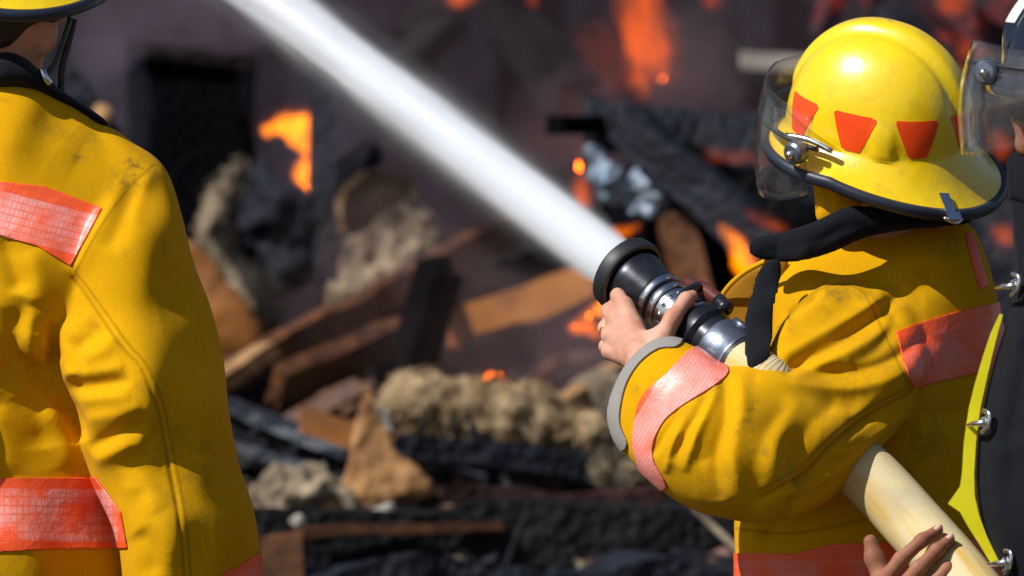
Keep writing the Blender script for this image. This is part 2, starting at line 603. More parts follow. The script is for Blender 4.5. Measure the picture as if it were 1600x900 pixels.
def surface_nets(F, o, h):
    """F < 0 inside; returns verts in grid coordinates and quads"""
    nx, ny, nz = F.shape
    S = F < 0
    cnt = np.zeros((nx - 1, ny - 1, nz - 1), np.int8)
    for dx in (0, 1):
        for dy in (0, 1):
            for dz in (0, 1):
                cnt += S[dx:nx - 1 + dx, dy:ny - 1 + dy, dz:nz - 1 + dz]
    act = (cnt > 0) & (cnt < 8)
    I = np.argwhere(act)
    idx = np.full(act.shape, -1, np.int64)
    idx[act] = np.arange(len(I))
    corner = [(dx, dy, dz) for dx in (0, 1) for dy in (0, 1) for dz in (0, 1)]
    val = np.stack([F[I[:, 0] + a, I[:, 1] + b, I[:, 2] + c] for a, b, c in corner], 1)
    acc = np.zeros((len(I), 3))
    num = np.zeros(len(I))
    for i in range(8):
        for j in range(i + 1, 8):
            ci, cj = np.array(corner[i]), np.array(corner[j])
            if np.abs(ci - cj).sum() != 1:
                continue
            m = (val[:, i] < 0) != (val[:, j] < 0)
            t = np.where(m, val[:, i] / np.where(m, val[:, i] - val[:, j], 1), 0)
            acc += np.where(m[:, None], ci + t[:, None] * (cj - ci), 0)
            num += m
    V = (I + acc / num[:, None]) * np.array(h) + np.array(o)
    quads = []
    for ax in range(3):
        sl0 = [slice(1, -1)] * 3
        sl1 = [slice(1, -1)] * 3
        sl0[ax] = slice(0, -1)
        sl1[ax] = slice(1, None)
        a, b = S[tuple(sl0)], S[tuple(sl1)]
        E = np.argwhere(a != b)
        flip = a[a != b]
        off = np.ones(3, int)
        off[ax] = 0
        E = E + off
        u, v = (ax + 1) % 3, (ax + 2) % 3
        eu, ev = np.eye(3, dtype=int)[u], np.eye(3, dtype=int)[v]
        q = np.stack([idx[tuple((E - eu - ev).T)], idx[tuple((E - ev).T)], idx[tuple(E.T)], idx[tuple((E - eu).T)]], 1)
        q = np.where(flip[:, None], q, q[:, ::-1])
        quads.append(q)
    return V, np.concatenate(quads)


def px2w(V):
    """(px, py, q) -> world; q is the distance from 7 m in mm"""
    Y = 7 + V[:, 2] / 1000.0
    return np.stack([(V[:, 0] - 800) * Y / 7000, Y, CAM_Z + (450 - V[:, 1]) * Y / 7000], 1)


def w2px(Wd):
    Y = Wd[:, 1]
    return np.stack([800 + Wd[:, 0] * 7000 / Y, 450 - (Wd[:, 2] - CAM_Z) * 7000 / Y], 1)


def vnormals(V, F):
    F = np.asarray(F)
    n = np.cross(V[F[:, 2]] - V[F[:, 0]], V[F[:, -1]] - V[F[:, 1]]) if F.shape[1] == 4 else np.cross(V[F[:, 1]] - V[F[:, 0]], V[F[:, 2]] - V[F[:, 0]])
    N = np.zeros_like(V)
    for k in range(F.shape[1]):
        for c in range(3):
            N[:, c] += np.bincount(F[:, k], n[:, c], len(V))
    return N / np.maximum(np.linalg.norm(N, axis=1, keepdims=True), 1e-12)


def laplace(V, F, it=2, lam=0.5):
    F = np.asarray(F)
    e = np.concatenate([F[:, [k, (k + 1) % F.shape[1]]] for k in range(F.shape[1])])
    e = np.concatenate([e, e[:, ::-1]])
    deg = np.maximum(np.bincount(e[:, 0], minlength=len(V)), 1)
    for _ in range(it):
        s = np.stack([np.bincount(e[:, 0], V[e[:, 1], c], len(V)) for c in range(3)], 1) / deg[:, None]
        V = V + lam * (s - V)
    return V


def subdivide(V, F):
    """one Catmull-Clark like split of a quad mesh followed by smoothing"""
    E = np.concatenate([np.sort(F[:, [k, (k + 1) % 4]], 1) for k in range(4)])
    key = E[:, 0] * len(V) + E[:, 1]
    uq, inv = np.unique(key, return_inverse=True)
    ea, eb = uq // len(V), uq % len(V)
    EV = 0.5 * (V[ea] + V[eb])
    FV = V[F].mean(1)
    n, ne, nf = len(V), len(uq), len(F)
    ei = inv.reshape(4, nf).T + n
    fi = np.arange(nf) + n + ne
    V2 = np.concatenate([V, EV, FV])
    q = [np.stack([F[:, k], ei[:, k], fi, ei[:, (k + 3) % 4]], 1) for k in range(4)]
    F2 = np.concatenate(q)
    return laplace(V2, F2, 2, 0.5), F2


def field_mesh(pieces, hgrid, k_union=25, pad=30, caps=()):
    """pieces: (outline in px, depth scale, depth control points); caps: round cones (A, B, ra, rb) in (px, py, q)"""
    los, his = [], []
    for (pl, k, ctrl) in pieces:
        P = np.array(pl, float)
        w = min(np.ptp(P[:, 0]), np.ptp(P[:, 1])) * 0.5 * k
        qs = [c[2] for c in ctrl]
        los.append((P[:, 0].min(), P[:, 1].min(), min(qs) - w - 10))
        his.append((P[:, 0].max(), P[:, 1].max(), max(qs) + w + 10))
    for (A, B, ra, rb) in caps:
        r = max(ra, rb)
        los.append(tuple(min(A[i], B[i]) - r for i in range(3)))
        his.append(tuple(max(A[i], B[i]) + r for i in range(3)))
    lo = np.min(los, 0) - pad
    hi = np.max(his, 0) + pad
    gx, gy, gq = [np.arange(lo[i], hi[i] + hgrid, hgrid) for i in range(3)]
    F = None
    for (pl, k, ctrl) in pieces:
        u2 = inflate(pl, gx, gy)
        q0 = idw(ctrl, gx, gy)
        f = ((gq[None, None, :] - q0[:, :, None]) / k) ** 2 - u2[:, :, None]
        f = f / (2 * np.sqrt(np.maximum(u2, 30.0 ** 2)))[:, :, None]
        F = f if F is None else smin(F, f, k_union)
    if caps:
        X, Y, Q = np.meshgrid(gx, gy, gq, indexing='ij')
        for (A, B, ra, rb) in caps:
            A, B = np.array(A, float), np.array(B, float)
            d = B - A
            t = np.clip(((X - A[0]) * d[0] + (Y - A[1]) * d[1] + (Q - A[2]) * d[2]) / max((d * d).sum(), 1e-6), 0, 1)
            f = np.sqrt((X - A[0] - t * d[0]) ** 2 + (Y - A[1] - t * d[1]) ** 2 + (Q - A[2] - t * d[2]) ** 2) - (ra + t * (rb - ra))
            F = f if F is None else smin(F, f, k_union)
    V, Q = surface_nets(F, (gx[0], gy[0], gq[0]), (hgrid,) * 3)
    Wd = px2w(V)
    return Wd, Q[:, ::-1]          # py runs downward: flip the winding


def orient(V, F):
    """make the normals of a closed mesh point outward"""
    F = np.asarray(F)
    c = V[F].mean(1)
    n = np.cross(V[F[:, 2]] - V[F[:, 0]], V[F[:, -1]] - V[F[:, 1]]) if F.shape[1] == 4 else np.cross(V[F[:, 1]] - V[F[:, 0]], V[F[:, 2]] - V[F[:, 0]])
    return F if ((c - V.mean(0)) * n).sum() > 0 else F[:, ::-1]


def folds_on(V, F, folds, front=True):
    """push the surface in and out along drawn fold lines: (points, width mm, height mm)"""
    N = vnormals(V, F)
    P = w2px(V)
    disp = np.zeros(len(V))
    for (pts, w, a) in folds:
        pl = spline(pts, 5, closed=False)
        lo, hi = pl.min(0) - 3 * w, pl.max(0) + 3 * w
        sel = np.where((P[:, 0] > lo[0]) & (P[:, 0] < hi[0]) & (P[:, 1] > lo[1]) & (P[:, 1] < hi[1]))[0]
        if not len(sel):
            continue
        best = np.full(len(sel), 1e9)
        bt = np.zeros(len(sel))
        n = len(pl) - 1
        for i in range(n):
            d, t = seg_dist(P[sel], pl[i], pl[i + 1])
            m = d < best
            best = np.where(m, d, best)
            bt = np.where(m, (i + t) / n, bt)
        taper = np.clip(np.minimum(bt, 1 - bt) / 0.22, 0, 1) ** 0.7
        disp[sel] += a / 1000.0 * np.exp(-(best / w) ** 1.7) * taper
    wgt = np.clip((-N[:, 1] + 0.1) / 0.4, 0, 1) if front else 1
    D = N + np.array([0, -0.9, 0])
    D /= np.linalg.norm(D, axis=1, keepdims=True).clip(0.3)
    return V + D * (disp * wgt)[:, None]


def clip_mesh(V, T, f, extra):
    """keep the part of a triangle mesh with f > 0; extra rows ride along"""
    V = np.concatenate([V, extra, f[:, None]], 1)
    s = f > 0
    cnt = s[T].sum(1)
    keep = [T[cnt == 3]]
    newV, base = [], len(V)
    for k in (1, 2):
        tt = T[cnt == k]
        if not len(tt):
            continue
        m = s[tt] if k == 1 else ~s[tt]
        r = m.argmax(1)
        a = tt[np.arange(len(tt)), r]
        b = tt[np.arange(len(tt)), (r + 1) % 3]
        c = tt[np.arange(len(tt)), (r + 2) % 3]

        def cut(i, j):
            t = V[i, -1] / (V[i, -1] - V[j, -1])
            return V[i] + t[:, None] * (V[j] - V[i])
        n0 = base + sum(len(x) for x in newV)
        newV += [cut(a, b), cut(a, c)]
        ib = n0 + np.arange(len(tt))
        ic = ib + len(tt)
        if k == 1:
            keep.append(np.stack([a, ib, ic], 1))
        else:
            keep += [np.stack([ib, b, c], 1), np.stack([ib, c, ic], 1)]
    V = np.concatenate([V] + newV)
    T = np.concatenate(keep)
    used, inv = np.unique(T, return_inverse=True)
    V = V[used]
    T = inv.reshape(-1, 3)
    key = np.round(V[:, :3] * 1e5).astype(np.int64)
    _, first, inv2 = np.unique(key, axis=0, return_index=True, return_inverse=True)
    T = inv2.ravel()[T]
    T = T[(T[:, 0] != T[:, 1]) & (T[:, 1] != T[:, 2]) & (T[:, 0] != T[:, 2])]
    V = V[first]
    return V[:, :3], T, V[:, 3:-1]


def to_tris(F):
    F = np.asarray(F)
    return np.concatenate([F[:, [0, 1, 2]], F[:, [0, 2, 3]]]) if F.shape[1] == 4 else F


def patch(name, V, F, outline, mat, parent, offset=0.002, thick=0.0016, uvax=None, front=True, smooth_outline=0, label=None):
    """a sewn-on patch: the part of a surface inside a drawn outline, lifted off it and given thickness"""
    T = to_tris(F)
    N = vnormals(V, T)
    P = w2px(V)
    pl = spline(outline, smooth_outline) if smooth_outline else np.array(outline, float)
    f = poly_sd(P, pl)
    if front:
        f = np.minimum(f, (-N[:, 1] + 0.12) * 60)
    V2, T2, N2 = clip_mesh(V, T, f, N)
    P2 = w2px(V2)
    V2 = V2 + N2 * offset
    o = mesh_obj(name, V2, T2, mat, parent)
    if uvax:
        (o0, du, dv) = [np.array(x, float) for x in uvax]
        uvl = o.data.uv_layers.new(name='UVMap')
        A = np.stack([du, dv], 1)
        uv = np.linalg.solve(A, (P2 - o0).T).T
        uvl.data.foreach_set('uv', uv[T2.ravel()].ravel())
    s = o.modifiers.new('thickness', 'SOLIDIFY')
    s.thickness = thick
    s.offset = -1
    if label:
        o['label'] = label
    return o


def soil(o, spots, seams=()):
    """vertex attribute with worn-in grime at drawn spots (px, py, radius, amount)"""
    n = len(o.data.vertices)
    co = np.zeros(n * 3)
    o.data.vertices.foreach_get('co', co)
    P = w2px(co.reshape(-1, 3) + np.array(world_loc(o)))
    s = np.zeros(n)
    for (a, b, r, k) in spots:
        s = np.maximum(s, k * np.exp(-((P[:, 0] - a) ** 2 + (P[:, 1] - b) ** 2) / r ** 2))
    at = o.data.attributes.new('soil', 'FLOAT', 'POINT')
    at.data.foreach_set('value', s.astype(np.float32))
    s = np.zeros(n)
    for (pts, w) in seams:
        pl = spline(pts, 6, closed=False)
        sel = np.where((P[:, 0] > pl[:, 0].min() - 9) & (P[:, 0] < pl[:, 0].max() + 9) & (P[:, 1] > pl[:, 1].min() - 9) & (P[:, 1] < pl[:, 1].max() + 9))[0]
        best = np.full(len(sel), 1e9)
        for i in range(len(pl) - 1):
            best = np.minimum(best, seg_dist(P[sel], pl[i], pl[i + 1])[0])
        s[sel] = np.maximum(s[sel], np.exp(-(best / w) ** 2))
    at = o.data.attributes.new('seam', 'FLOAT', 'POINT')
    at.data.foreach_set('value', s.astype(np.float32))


def cloth(name, pieces, mat, parent, h=5.0, k_union=25, folds=(), wrinkle=1.5, seed=0, sub=True):
    V, F = field_mesh(pieces, h, k_union)
    F = orient(V, F)
    V = laplace(V, F, 3, 0.5)
    if sub:
        V, F = subdivide(V, F)
    if folds:
        V = folds_on(V, F, [f for f in folds if f[1] >= 5])
        V = laplace(V, F, 7, 0.5)
        V = folds_on(V, F, [f for f in folds if f[1] < 5])
    if wrinkle:
        N = vnormals(V, F)
        Q = V * np.array([1, 1, 0.7])
        V = V + N * ((fbm(Q, 7, 2, seed) * wrinkle + ((1 - np.abs(vnoise(Q * np.array([1, 1, 1.5]) + 0.06 * np.stack([vnoise(V, 6, seed + 4)] * 3, 1), 9, seed + 2))) ** 4 - 0.2) * wrinkle * 0.5) / 1000.0)[:, None]
    o = mesh_obj(name, V, F, mat, parent)
    return o, V, F


def tube(name, pts, r, mat, parent=None, seg=24, n=6, cap=True, flat=1.0, uv=False, origin=None):
    """a round tube along smoothed points; r a number or one radius per point"""
    P = [Vector(p) for p in (spline([tuple(p) for p in pts], n, closed=False) if n > 1 else pts)]
    if isinstance(r, (int, float)):
        rr = [r] * len(P)
    else:
        rr = np.interp(np.linspace(0, 1, len(P)), np.linspace(0, 1, len(r)), r)
    V, Fc, L = [], [], [0.0]
    up = None
    for i, p in enumerate(P):
        t = (P[min(i + 1, len(P) - 1)] - P[max(i - 1, 0)]).normalized()
        if up is None:
            up = t.orthogonal().normalized()
        up = (up - t * up.dot(t)).normalized()
        s = t.cross(up)
        for k in range(seg):
            a = 2 * math.pi * k / seg
            V.append(p + (up * math.cos(a) + s * math.sin(a) * flat) * rr[i])
        if i:
            L.append(L[-1] + (p - P[i - 1]).length)
    for i in range(len(P) - 1):
        for k in range(seg):
            Fc.append((i * seg + k, i * seg + (k + 1) % seg, (i + 1) * seg + (k + 1) % seg, (i + 1) * seg + k))
    if cap:
        Fc.append(tuple(range(seg))[::-1])
        Fc.append(tuple((len(P) - 1) * seg + k for k in range(seg)))
    o = mesh_obj(name, [v[:] for v in V], Fc, mat, parent, origin=origin)
    if uv:
        ul = o.data.uv_layers.new(name='UVMap')
        k = 0
        for i in range(len(P) - 1):
            for j in range(seg):
                for (jj, ii) in ((j, i), (j + 1, i), (j + 1, i + 1), (j, i + 1)):
                    ul.data[k].uv = (jj / seg, L[ii])
                    k += 1
    return o


def frame_of(d):
    d = d.normalized()
    x = d.orthogonal().normalized()
    return d, x, d.cross(x)


def lathe(name, base, axis, prof, mat, parent=None, seg=40, smooth=True):
    """turned part: prof is (distance along the axis, radius)"""
    d, x, y = frame_of(axis)
    V, Fc = [], []
    for (s, r) in prof:
        for k in range(seg):
            a = 2 * math.pi * k / seg
            V.append((base + d * s + (x * math.cos(a) + y * math.sin(a)) * r)[:])
    for i in range(len(prof) - 1):
        for k in range(seg):
            Fc.append((i * seg + k, i * seg + (k + 1) % seg, (i + 1) * seg + (k + 1) % seg, (i + 1) * seg + k))
    o = mesh_obj(name, V, Fc, mat, parent, smooth)
    if smooth:
        md = o.modifiers.new('edges', 'EDGE_SPLIT')
        md.split_angle = R(35)
    return o


def beam(name, A, B, w, hgt, mat, parent=None, rough=0.012, roll=0.0, seed=0, segs=14, taper=(1, 1), chip=0.3):
    """a sawn and weathered timber from A to B with broken ends"""
    A, B = Vector(A), Vector(B)
    d = (B - A)
    L = d.length
    d.normalize()
    x = d.cross(Vector((0, 0, 1)))
    x = x.normalized() if x.length > 0.05 else Vector((1, 0, 0))
    z = x.cross(d)
    q = Quaternion(d, roll)
    x, z = q @ x, q @ z
    ring = [(-1, -1), (-.33, -1), (.33, -1), (1, -1), (1, 0), (1, 1), (.33, 1), (-.33, 1), (-1, 1), (-1, 0)]
    n = len(ring)
    V, Fc = [], []
    for i in range(segs + 1):
        t = i / segs
        k = taper[0] + (taper[1] - taper[0]) * t
        for (a, b) in ring:
            V.append(A + d * (L * t) + x * (a * w * .5 * k) + z * (b * hgt * .5 * k))
    V = np.array([v[:] for v in V])
    nz = np.stack([fbm(V, 3.5, 3, seed + c) for c in range(3)], 1)
    V = V + nz * rough
    rnd = np.random.default_rng(seed)
    dn = np.array(d[:])
    for e, base in ((-1, 0), (1, segs * n)):
        V[base:base + n] += e * dn * (rnd.random((n, 1)) - 0.35) * chip * max(w, hgt)
    for i in range(segs):
        for k in range(n):
            Fc.append((i * n + k, i * n + (k + 1) % n, (i + 1) * n + (k + 1) % n, (i + 1) * n + k))
    Fc.append(tuple(range(n))[::-1])
    Fc.append(tuple(segs * n + k for k in range(n)))
    o = mesh_obj(name, V, Fc, mat, parent, smooth=False)
    return o


def lump(name, outline, Y, k, mat, parent=None, h=9.0, rough=0.02, scale=7, seed=0, ctrl=None, depth_slope=0.0, sub=False):
    """a soft heap with a drawn outline, given its own depth; outline in photo px at distance Y"""
    P = np.array(outline, float)
    c = P.mean(0)
    s = Y / 7.0
    Q = [(800 + (p[0] - 800), p[1]) for p in P]
    ctr = ctrl or [(c[0], c[1], 0)]
    V, F = field_mesh([(Q, k, ctr)], h, pad=3 * h)
    V = laplace(V, F, 2, 0.5)
    Pp = w2px(V)
    q = (V[:, 1] - 7.0) * s
    Yw = Y + q + depth_slope * (c[1] - Pp[:, 1]) * s / 1000.0
    V = np.stack([(Pp[:, 0] - 800) * Yw / 7000, Yw, CAM_Z + (450 - Pp[:, 1]) * Yw / 7000], 1)
    F = orient(V, F)
    N = vnormals(V, F)
    V = V + N * (fbm(V, scale, 5, seed, 0.58) * rough)[:, None]
    o = mesh_obj(name, V, F, mat, parent)
    if name.startswith('insulation'):
        r = np.random.default_rng(seed)
        n = 3600
        fi = r.integers(0, len(F), n)
        P = V[F[fi]].mean(1) + r.normal(0, 0.006, (n, 3))
        D = N[F[fi, 0]] * 0.5 + r.normal(0, 0.7, (n, 3))
        D /= np.linalg.norm(D, axis=1, keepdims=True)
        S = np.cross(D, r.normal(0, 1, (n, 3)))
        S /= np.linalg.norm(S, axis=1, keepdims=True)
        L = r.uniform(0.006, 0.022, (n, 1))
        T = np.concatenate([P - S * 0.004, P + S * 0.004, P + D * L])
        i = np.arange(n)
        fb = mesh_obj('loose_fibre', T, np.stack([i, i + n, i + 2 * n], 1), mat, o, False)
        tag(fb, kind='stuff')
    return o


# ------------------------------------------------------------------ the ground and the burnt house
def heap(x, y):
    ss = lambda a, b, t: np.clip((t - a) / (b - a), 0, 1) ** 2 * (3 - 2 * np.clip((t - a) / (b - a), 0, 1))
    side = 1 - ss(4.5, 8.5, np.abs(x))
    return side * (0.58 * ss(9.0, 11.0, y) + 0.40 * ss(11.4, 15.0, y)) * (1 - ss(19, 23, y))


def ground():
    def axis(c0, c1, fine, far):
        a = list(np.arange(c0, c1 + 1e-6, fine))
        s, v = fine, c1
        while v < far:
            s *= 1.35
            v += s
            a.append(v)
        s, v = fine, c0
        while v > -far:
            s *= 1.35
            v -= s
            a.insert(0, v)
        return np.array(a)
    xs, ys = axis(-4.5, 4.5, 0.07, 1200), axis(8.6, 17.5, 0.07, 1200)
    X, Y = np.meshgrid(xs, ys, indexing='ij')
    H = heap(X, Y)
    P = np.stack([X.ravel(), Y.ravel(), np.zeros(X.size)], 1)
    H = H + (fbm(P, 1.3, 3, 3) * 0.10 + fbm(P, 6, 3, 8) * 0.035).reshape(X.shape) * np.clip(H / 0.4, 0, 1)
    V = np.stack([X.ravel(), Y.ravel(), H.ravel()], 1)
    nx, ny = X.shape
    i = np.arange(nx * ny).reshape(nx, ny)
    F = np.stack([i[:-1, :-1].ravel(), i[1:, :-1].ravel(), i[1:, 1:].ravel(), i[:-1, 1:].ravel()], 1)
    o = mesh_obj('ground', V, F, [M['grass'], M['ground']], origin=(0, 0, 0))
    mi = (H[:-1, :-1].ravel() > 0.05).astype(np.int32)
    o.data.polygons.foreach_set('material_index', mi)
    tag(o, kind='structure')


ground()


def hgt(x, y):
    return float(heap(np.array(x), np.array(y)))


wall = thing('burnt_wall', (0, 16.6, 0), 'smoke blackened timber wall standing behind the whole heap of burning debris', 'wall')
for k in range(18):
    z0 = 0.25 * k
    b = beam('plank', (-6.2, 16.7, z0 + 0.125), (6.2, 16.7, z0 + 0.125), 0.05, 0.235, M['wall'], wall, 0.012, 0, 300 + k, 20, chip=0.1)
beam('sheathing', (-6.2, 16.80, 2.25), (6.2, 16.80, 2.25), 0.06, 4.7, M['wall'], wall, 0.0, 0, 299, 4, chip=0.0)
for k in range(11):
    b = beam('stud', (-5.2 + 1.02 * k, 16.57, 0), (-5.2 + 1.02 * k, 16.57, 4.5), 0.09, 0.12, M['wall'], wall, 0.015, 0, 340 + k, 10, chip=0.1)

# upright blackened cabinet and things at the left
cab = thing('charred_cabinet', W(290, 420, 13.2), 'tall soot black cabinet with a brownish top edge, left of the small flame', 'cabinet')


def box_pts(quad, Y, depth):
    V = [W(a, b, Y)[:] for a, b in quad] + [(W(a, b, Y) + Vector((0, depth, 0)))[:] for a, b in quad]
    F = [(0, 1, 2, 3), (7, 6, 5, 4), (0, 4, 5, 1), (1, 5, 6, 2), (2, 6, 7, 3), (3, 7, 4, 0)]
    return V, F


V, F = box_pts([(197, 86), (386, 108), (388, 560), (205, 560)], 13.2, 0.42)
mesh_obj('cabinet_body', V, F, M['soot'], cab, False)
V, F = box_pts([(194, 60), (388, 82), (388, 107.5), (194, 85.5)], 13.16, 0.48)
mesh_obj('top_board', V, F, M['sooty_brown'], cab, False)
V, F = box_pts([(203, 118), (380, 135), (382, 540), (209, 545)], 13.17, 0.028)
mesh_obj('door', V, F, M['soot'], cab, False)

b = beam('charred_post', W(503, 30, 12.9), W(505, 430, 12.9), 0.075, 0.09, M['char_blue'], None, 0.012, 0, 11)
tag(b, 'upright dark blue charred post cutting off the right side of the small flame', 'post')
b = beam('charred_board', W(70, 60, 12.2), W(176, 215, 12.2), 0.10, 0.05, M['char_blue'], None, 0.015, 0, 12)
tag(b, 'dark slanting board showing above the shoulder of the left firefighter', 'board')
o = lump('wood_chunk', [(140, 165), (152, 155), (168, 160), (177, 178), (172, 195), (150, 195)], 12.15, 0.8, M['wood_tan'], None, 5, 0.012)
tag(o, 'small tan chunk of wood just above the left firefighter\'s shoulder', 'wood chunk')

# insulation
o = lump('insulation_roll', [(352, 262), (372, 240), (392, 250), (372, 290), (352, 330), (348, 370), (372, 400), (410, 430), (440, 470), (438, 540),
                             (370, 530), (330, 480), (312, 420), (316, 350), (330, 300)], 12.6, 0.9, M['insul_grey'], None, 8, 0.03, 8, 21)
tag(o, 'grey crescent of sooty insulation curling beside the black cabinet', 'insulation')
o = lump('insulation_heap', [(505, 470), (520, 400), (540, 350), (560, 310), (600, 285), (640, 290), (645, 320), (690, 370), (720, 420), (700, 470),
                             (640, 500), (560, 520), (505, 520)], 13.4, 0.8, M['insul_grey'], None, 8, 0.035, 11, 22)
tag(o, 'large grey beige heap of insulation behind the long diagonal plank', 'insulation')
o = lump('insulation_batt', [(535, 345), (545, 305), (575, 282), (610, 276), (640, 285), (638, 308), (605, 318), (575, 340), (552, 362)], 13.05, 1.0, M['insul'], None, 7, 0.03, 9, 23)
tag(o, 'yellowish insulation crest on top of the grey heap', 'insulation')
o = lump('charred_bundle', [(360, 300), (380, 250), (420, 235), (455, 290), (480, 350), (490, 420), (450, 470), (400, 430), (365, 380)], 12.9, 0.8, M['char_blue'], None, 9, 0.05, 7, 24)
tag(o, 'blue black burnt bundle below the small flame, inside the grey crescent', 'burnt bundle')
o = lump('burnt_fabric', [(495, 290), (510, 258), (545, 240), (585, 238), (575, 262), (540, 275), (520, 310), (505, 325)], 12.95, 0.9, M['wall'], None, 8, 0.03, 7, 25)
tag(o, 'grey draped scrap of burnt fabric hanging beside the charred post', 'fabric')
o = lump('insulation_roll', [(600, 622), (622, 596), (650, 586), (690, 592), (740, 596), (800, 604), (850, 612), (900, 632), (940, 660), (958, 700),
                             (950, 740), (915, 738), (895, 704), (860, 696), (810, 706), (740, 704), (680, 712), (630, 702), (606, 665)], 11.6, 0.75,
         M['insul'], None, 6, 0.032, 13, 26)
tag(o, 'long beige roll of insulation lying on the heap in the middle foreground of the fire', 'insulation')
o = lump('plaster_lump', [(560, 665), (568, 640), (590, 630), (612, 645), (622, 690), (600, 716), (575, 700)], 11.5, 0.8, M['pale'], None, 6, 0.03, 9, 27)
tag(o, 'pale grey lump of plaster at the left end of the beige insulation roll', 'plaster')
o = lump('insulation_scrap', [(930, 725), (950, 700), (985, 690), (1040, 700), (1080, 725), (1060, 760), (990, 765), (940, 755)], 11.35, 0.8, M['insul_grey'], None, 7, 0.035, 9, 28)
tag(o, 'small grey scrap of insulation beside the raised elbow', 'insulation')
o = lump('plaster_slope', [(860, 640), (900, 600), (960, 590), (1050, 610), (1120, 660), (1130, 730), (1040, 735), (960, 700)], 11.9, 0.6, M['insul_grey'], None, 8, 0.03, 8, 29)
tag(o, 'greyish slope of soaked plaster behind the grey cuff', 'plaster')

# timbers
def plank(A, B, w, h, mat, label, cat='plank', name='charred_plank', **k):
    o = beam(name, W(*A), W(*B), w, h, M[mat], None, **k)
    tag(o, label, cat)
    return o


plank((340, 590, 11.7), (815, 352, 13.4), 0.05, 0.085, 'wood_brown', 'long scorched brown plank rising diagonally from the left sleeve towards the water jet', seed=31, rough=0.02, segs=30)
plank((345, 598, 11.62), (420, 547, 11.75), 0.055, 0.045, 'wood_tan', 'pale tan splintered end of timber beside the left firefighter\'s sleeve', seed=32, chip=.6, name='broken_plank')
plank((352, 640, 11.9), (800, 415, 13.6), 0.05, 0.13, 'char', 'black charred timber running under the long brown plank', seed=33, rough=0.02, segs=30)
plank((432, 606, 11.55), (618, 528, 12.0), 0.05, 0.11, 'wood_brown', 'short reddish brown plank sloping below the long diagonal plank', seed=34, roll=0.5, name='scorched_plank')
plank((632, 620, 11.9), (690, 418, 11.7), 0.09, 0.10, 'soot', 'black charred post leaning upright in the middle of the debris', 'post', 'leaning_post', seed=35, rough=0.008)
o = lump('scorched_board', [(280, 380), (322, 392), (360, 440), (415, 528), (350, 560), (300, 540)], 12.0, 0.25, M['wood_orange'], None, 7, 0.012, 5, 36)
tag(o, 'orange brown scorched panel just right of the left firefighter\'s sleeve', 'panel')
plank((712, 512, 12.9), (945, 440, 12.5), 0.06, 0.10, 'wood_orange', 'orange brown plank lying left of the nozzle', seed=37, rough=0.015)
plank((690, 470, 13.3), (940, 395, 13.6), 0.06, 0.13, 'char', 'black timber above the orange plank left of the nozzle', seed=38, rough=0.02)
plank((600, 590, 12.4), (830, 540, 13.4), 0.06, 0.10, 'wall', 'dull purple grey board lying behind the leaning black post', 'board', 'sooty_board', seed=39)
plank((880, 640, 11.75), (965, 580, 12.1), 0.05, 0.055, 'wood_tan', 'tan plank poking up at the right end of the insulation roll', seed=40, rough=0.015, name='broken_plank')
plank((560, 690, 11.35), (1080, 745, 11.6), 0.12, 0.07, 'char_blue', 'long dark blue beam lying under the beige insulation roll', 'beam', 'charred_beam', seed=41, rough=0.02, segs=26)
plank((640, 786, 11.1), (1110, 776, 11.3), 0.12, 0.045, 'rust', 'reddish rusty strip along the top of the black front timber', 'strip', 'rusty_strip', seed=42, rough=0.02, segs=30)
plank((380, 862, 10.75), (1180, 846, 11.0), 0.20, 0.19, 'char', 'big black charred log along the bottom of the picture', 'log', 'charred_log', seed=43, rough=0.03, segs=34)
plank((470, 832, 10.6), (780, 826, 10.75), 0.05, 0.022, 'wood_brown', 'thin brown lath on the front edge of the big black log', 'lath', 'wood_lath', seed=44)
plank((438, 842, 10.45), (440, 960, 10.45), 0.10, 0.07, 'wood_brown', 'short brown post at the bottom beside the left firefighter\'s elbow', 'post', 'scorched_post', seed=45, rough=0.008)
plank((380, 940, 10.4), (1180, 930, 10.7), 0.22, 0.16, 'char_blue', 'wet dark log lowest in front of the fire at the bottom edge', 'log', 'charred_log', seed=46, rough=0.04, segs=34)

# dark steel channel
ch = thing('steel_channel', W(460, 690, 11.25), 'dark blue grey steel channel with bright edges beside the left sleeve', 'steel channel')
A1, B1 = (352, 628), (566, 716)
for nm, dy, w, h, m in (('upper_flange', 0, 0.10, 0.03, 'dark_steel'), ('web', 28, 0.02, 0.07, 'char'), ('lower_flange', 60, 0.12, 0.03, 'dark_steel')):
    beam(nm, W(A1[0], A1[1] + dy, 11.25), W(B1[0], B1[1] + dy * 0.75, 11.15), w, h, M[m], ch, 0.006, 0, 50 + dy)
for k in range(3):
    p = W(400 + 62 * k, 672 + 27 * k, 11.18)
    lathe('bolt', p, Vector((0, -1, 0)), [(0, 0.0), (0, .012), (.02, .012), (.024, 0)][1:], M['black_metal'], ch, 10)

# torn brown paper
o = lump('torn_paper', [(552, 660), (560, 628), (571, 602), (582, 604), (594, 640), (606, 668), (620, 700), (652, 738), (678, 762), (664, 780), (614, 790), (590, 818), (562, 812), (538, 848), (518, 836),
                        (500, 812), (504, 790), (526, 760), (540, 720), (548, 690)], 11.0, 0.26, M['card'], None, 4.5, 0.012, 12, 61)
tag(o, 'torn brown sheet of wallboard paper standing in a peak in front of the insulation roll', 'torn paper')
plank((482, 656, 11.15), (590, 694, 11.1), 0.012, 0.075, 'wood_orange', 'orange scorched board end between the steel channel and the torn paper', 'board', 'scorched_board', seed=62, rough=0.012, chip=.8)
o = lump('ash_heap', [(385, 760), (430, 730), (500, 735), (560, 770), (570, 820), (470, 830), (400, 825)], 11.0, 0.7, M['insul_grey'], None, 7, 0.04, 10, 63)
tag(o, 'grey ash heap below the steel channel beside the left sleeve', 'ash heap')
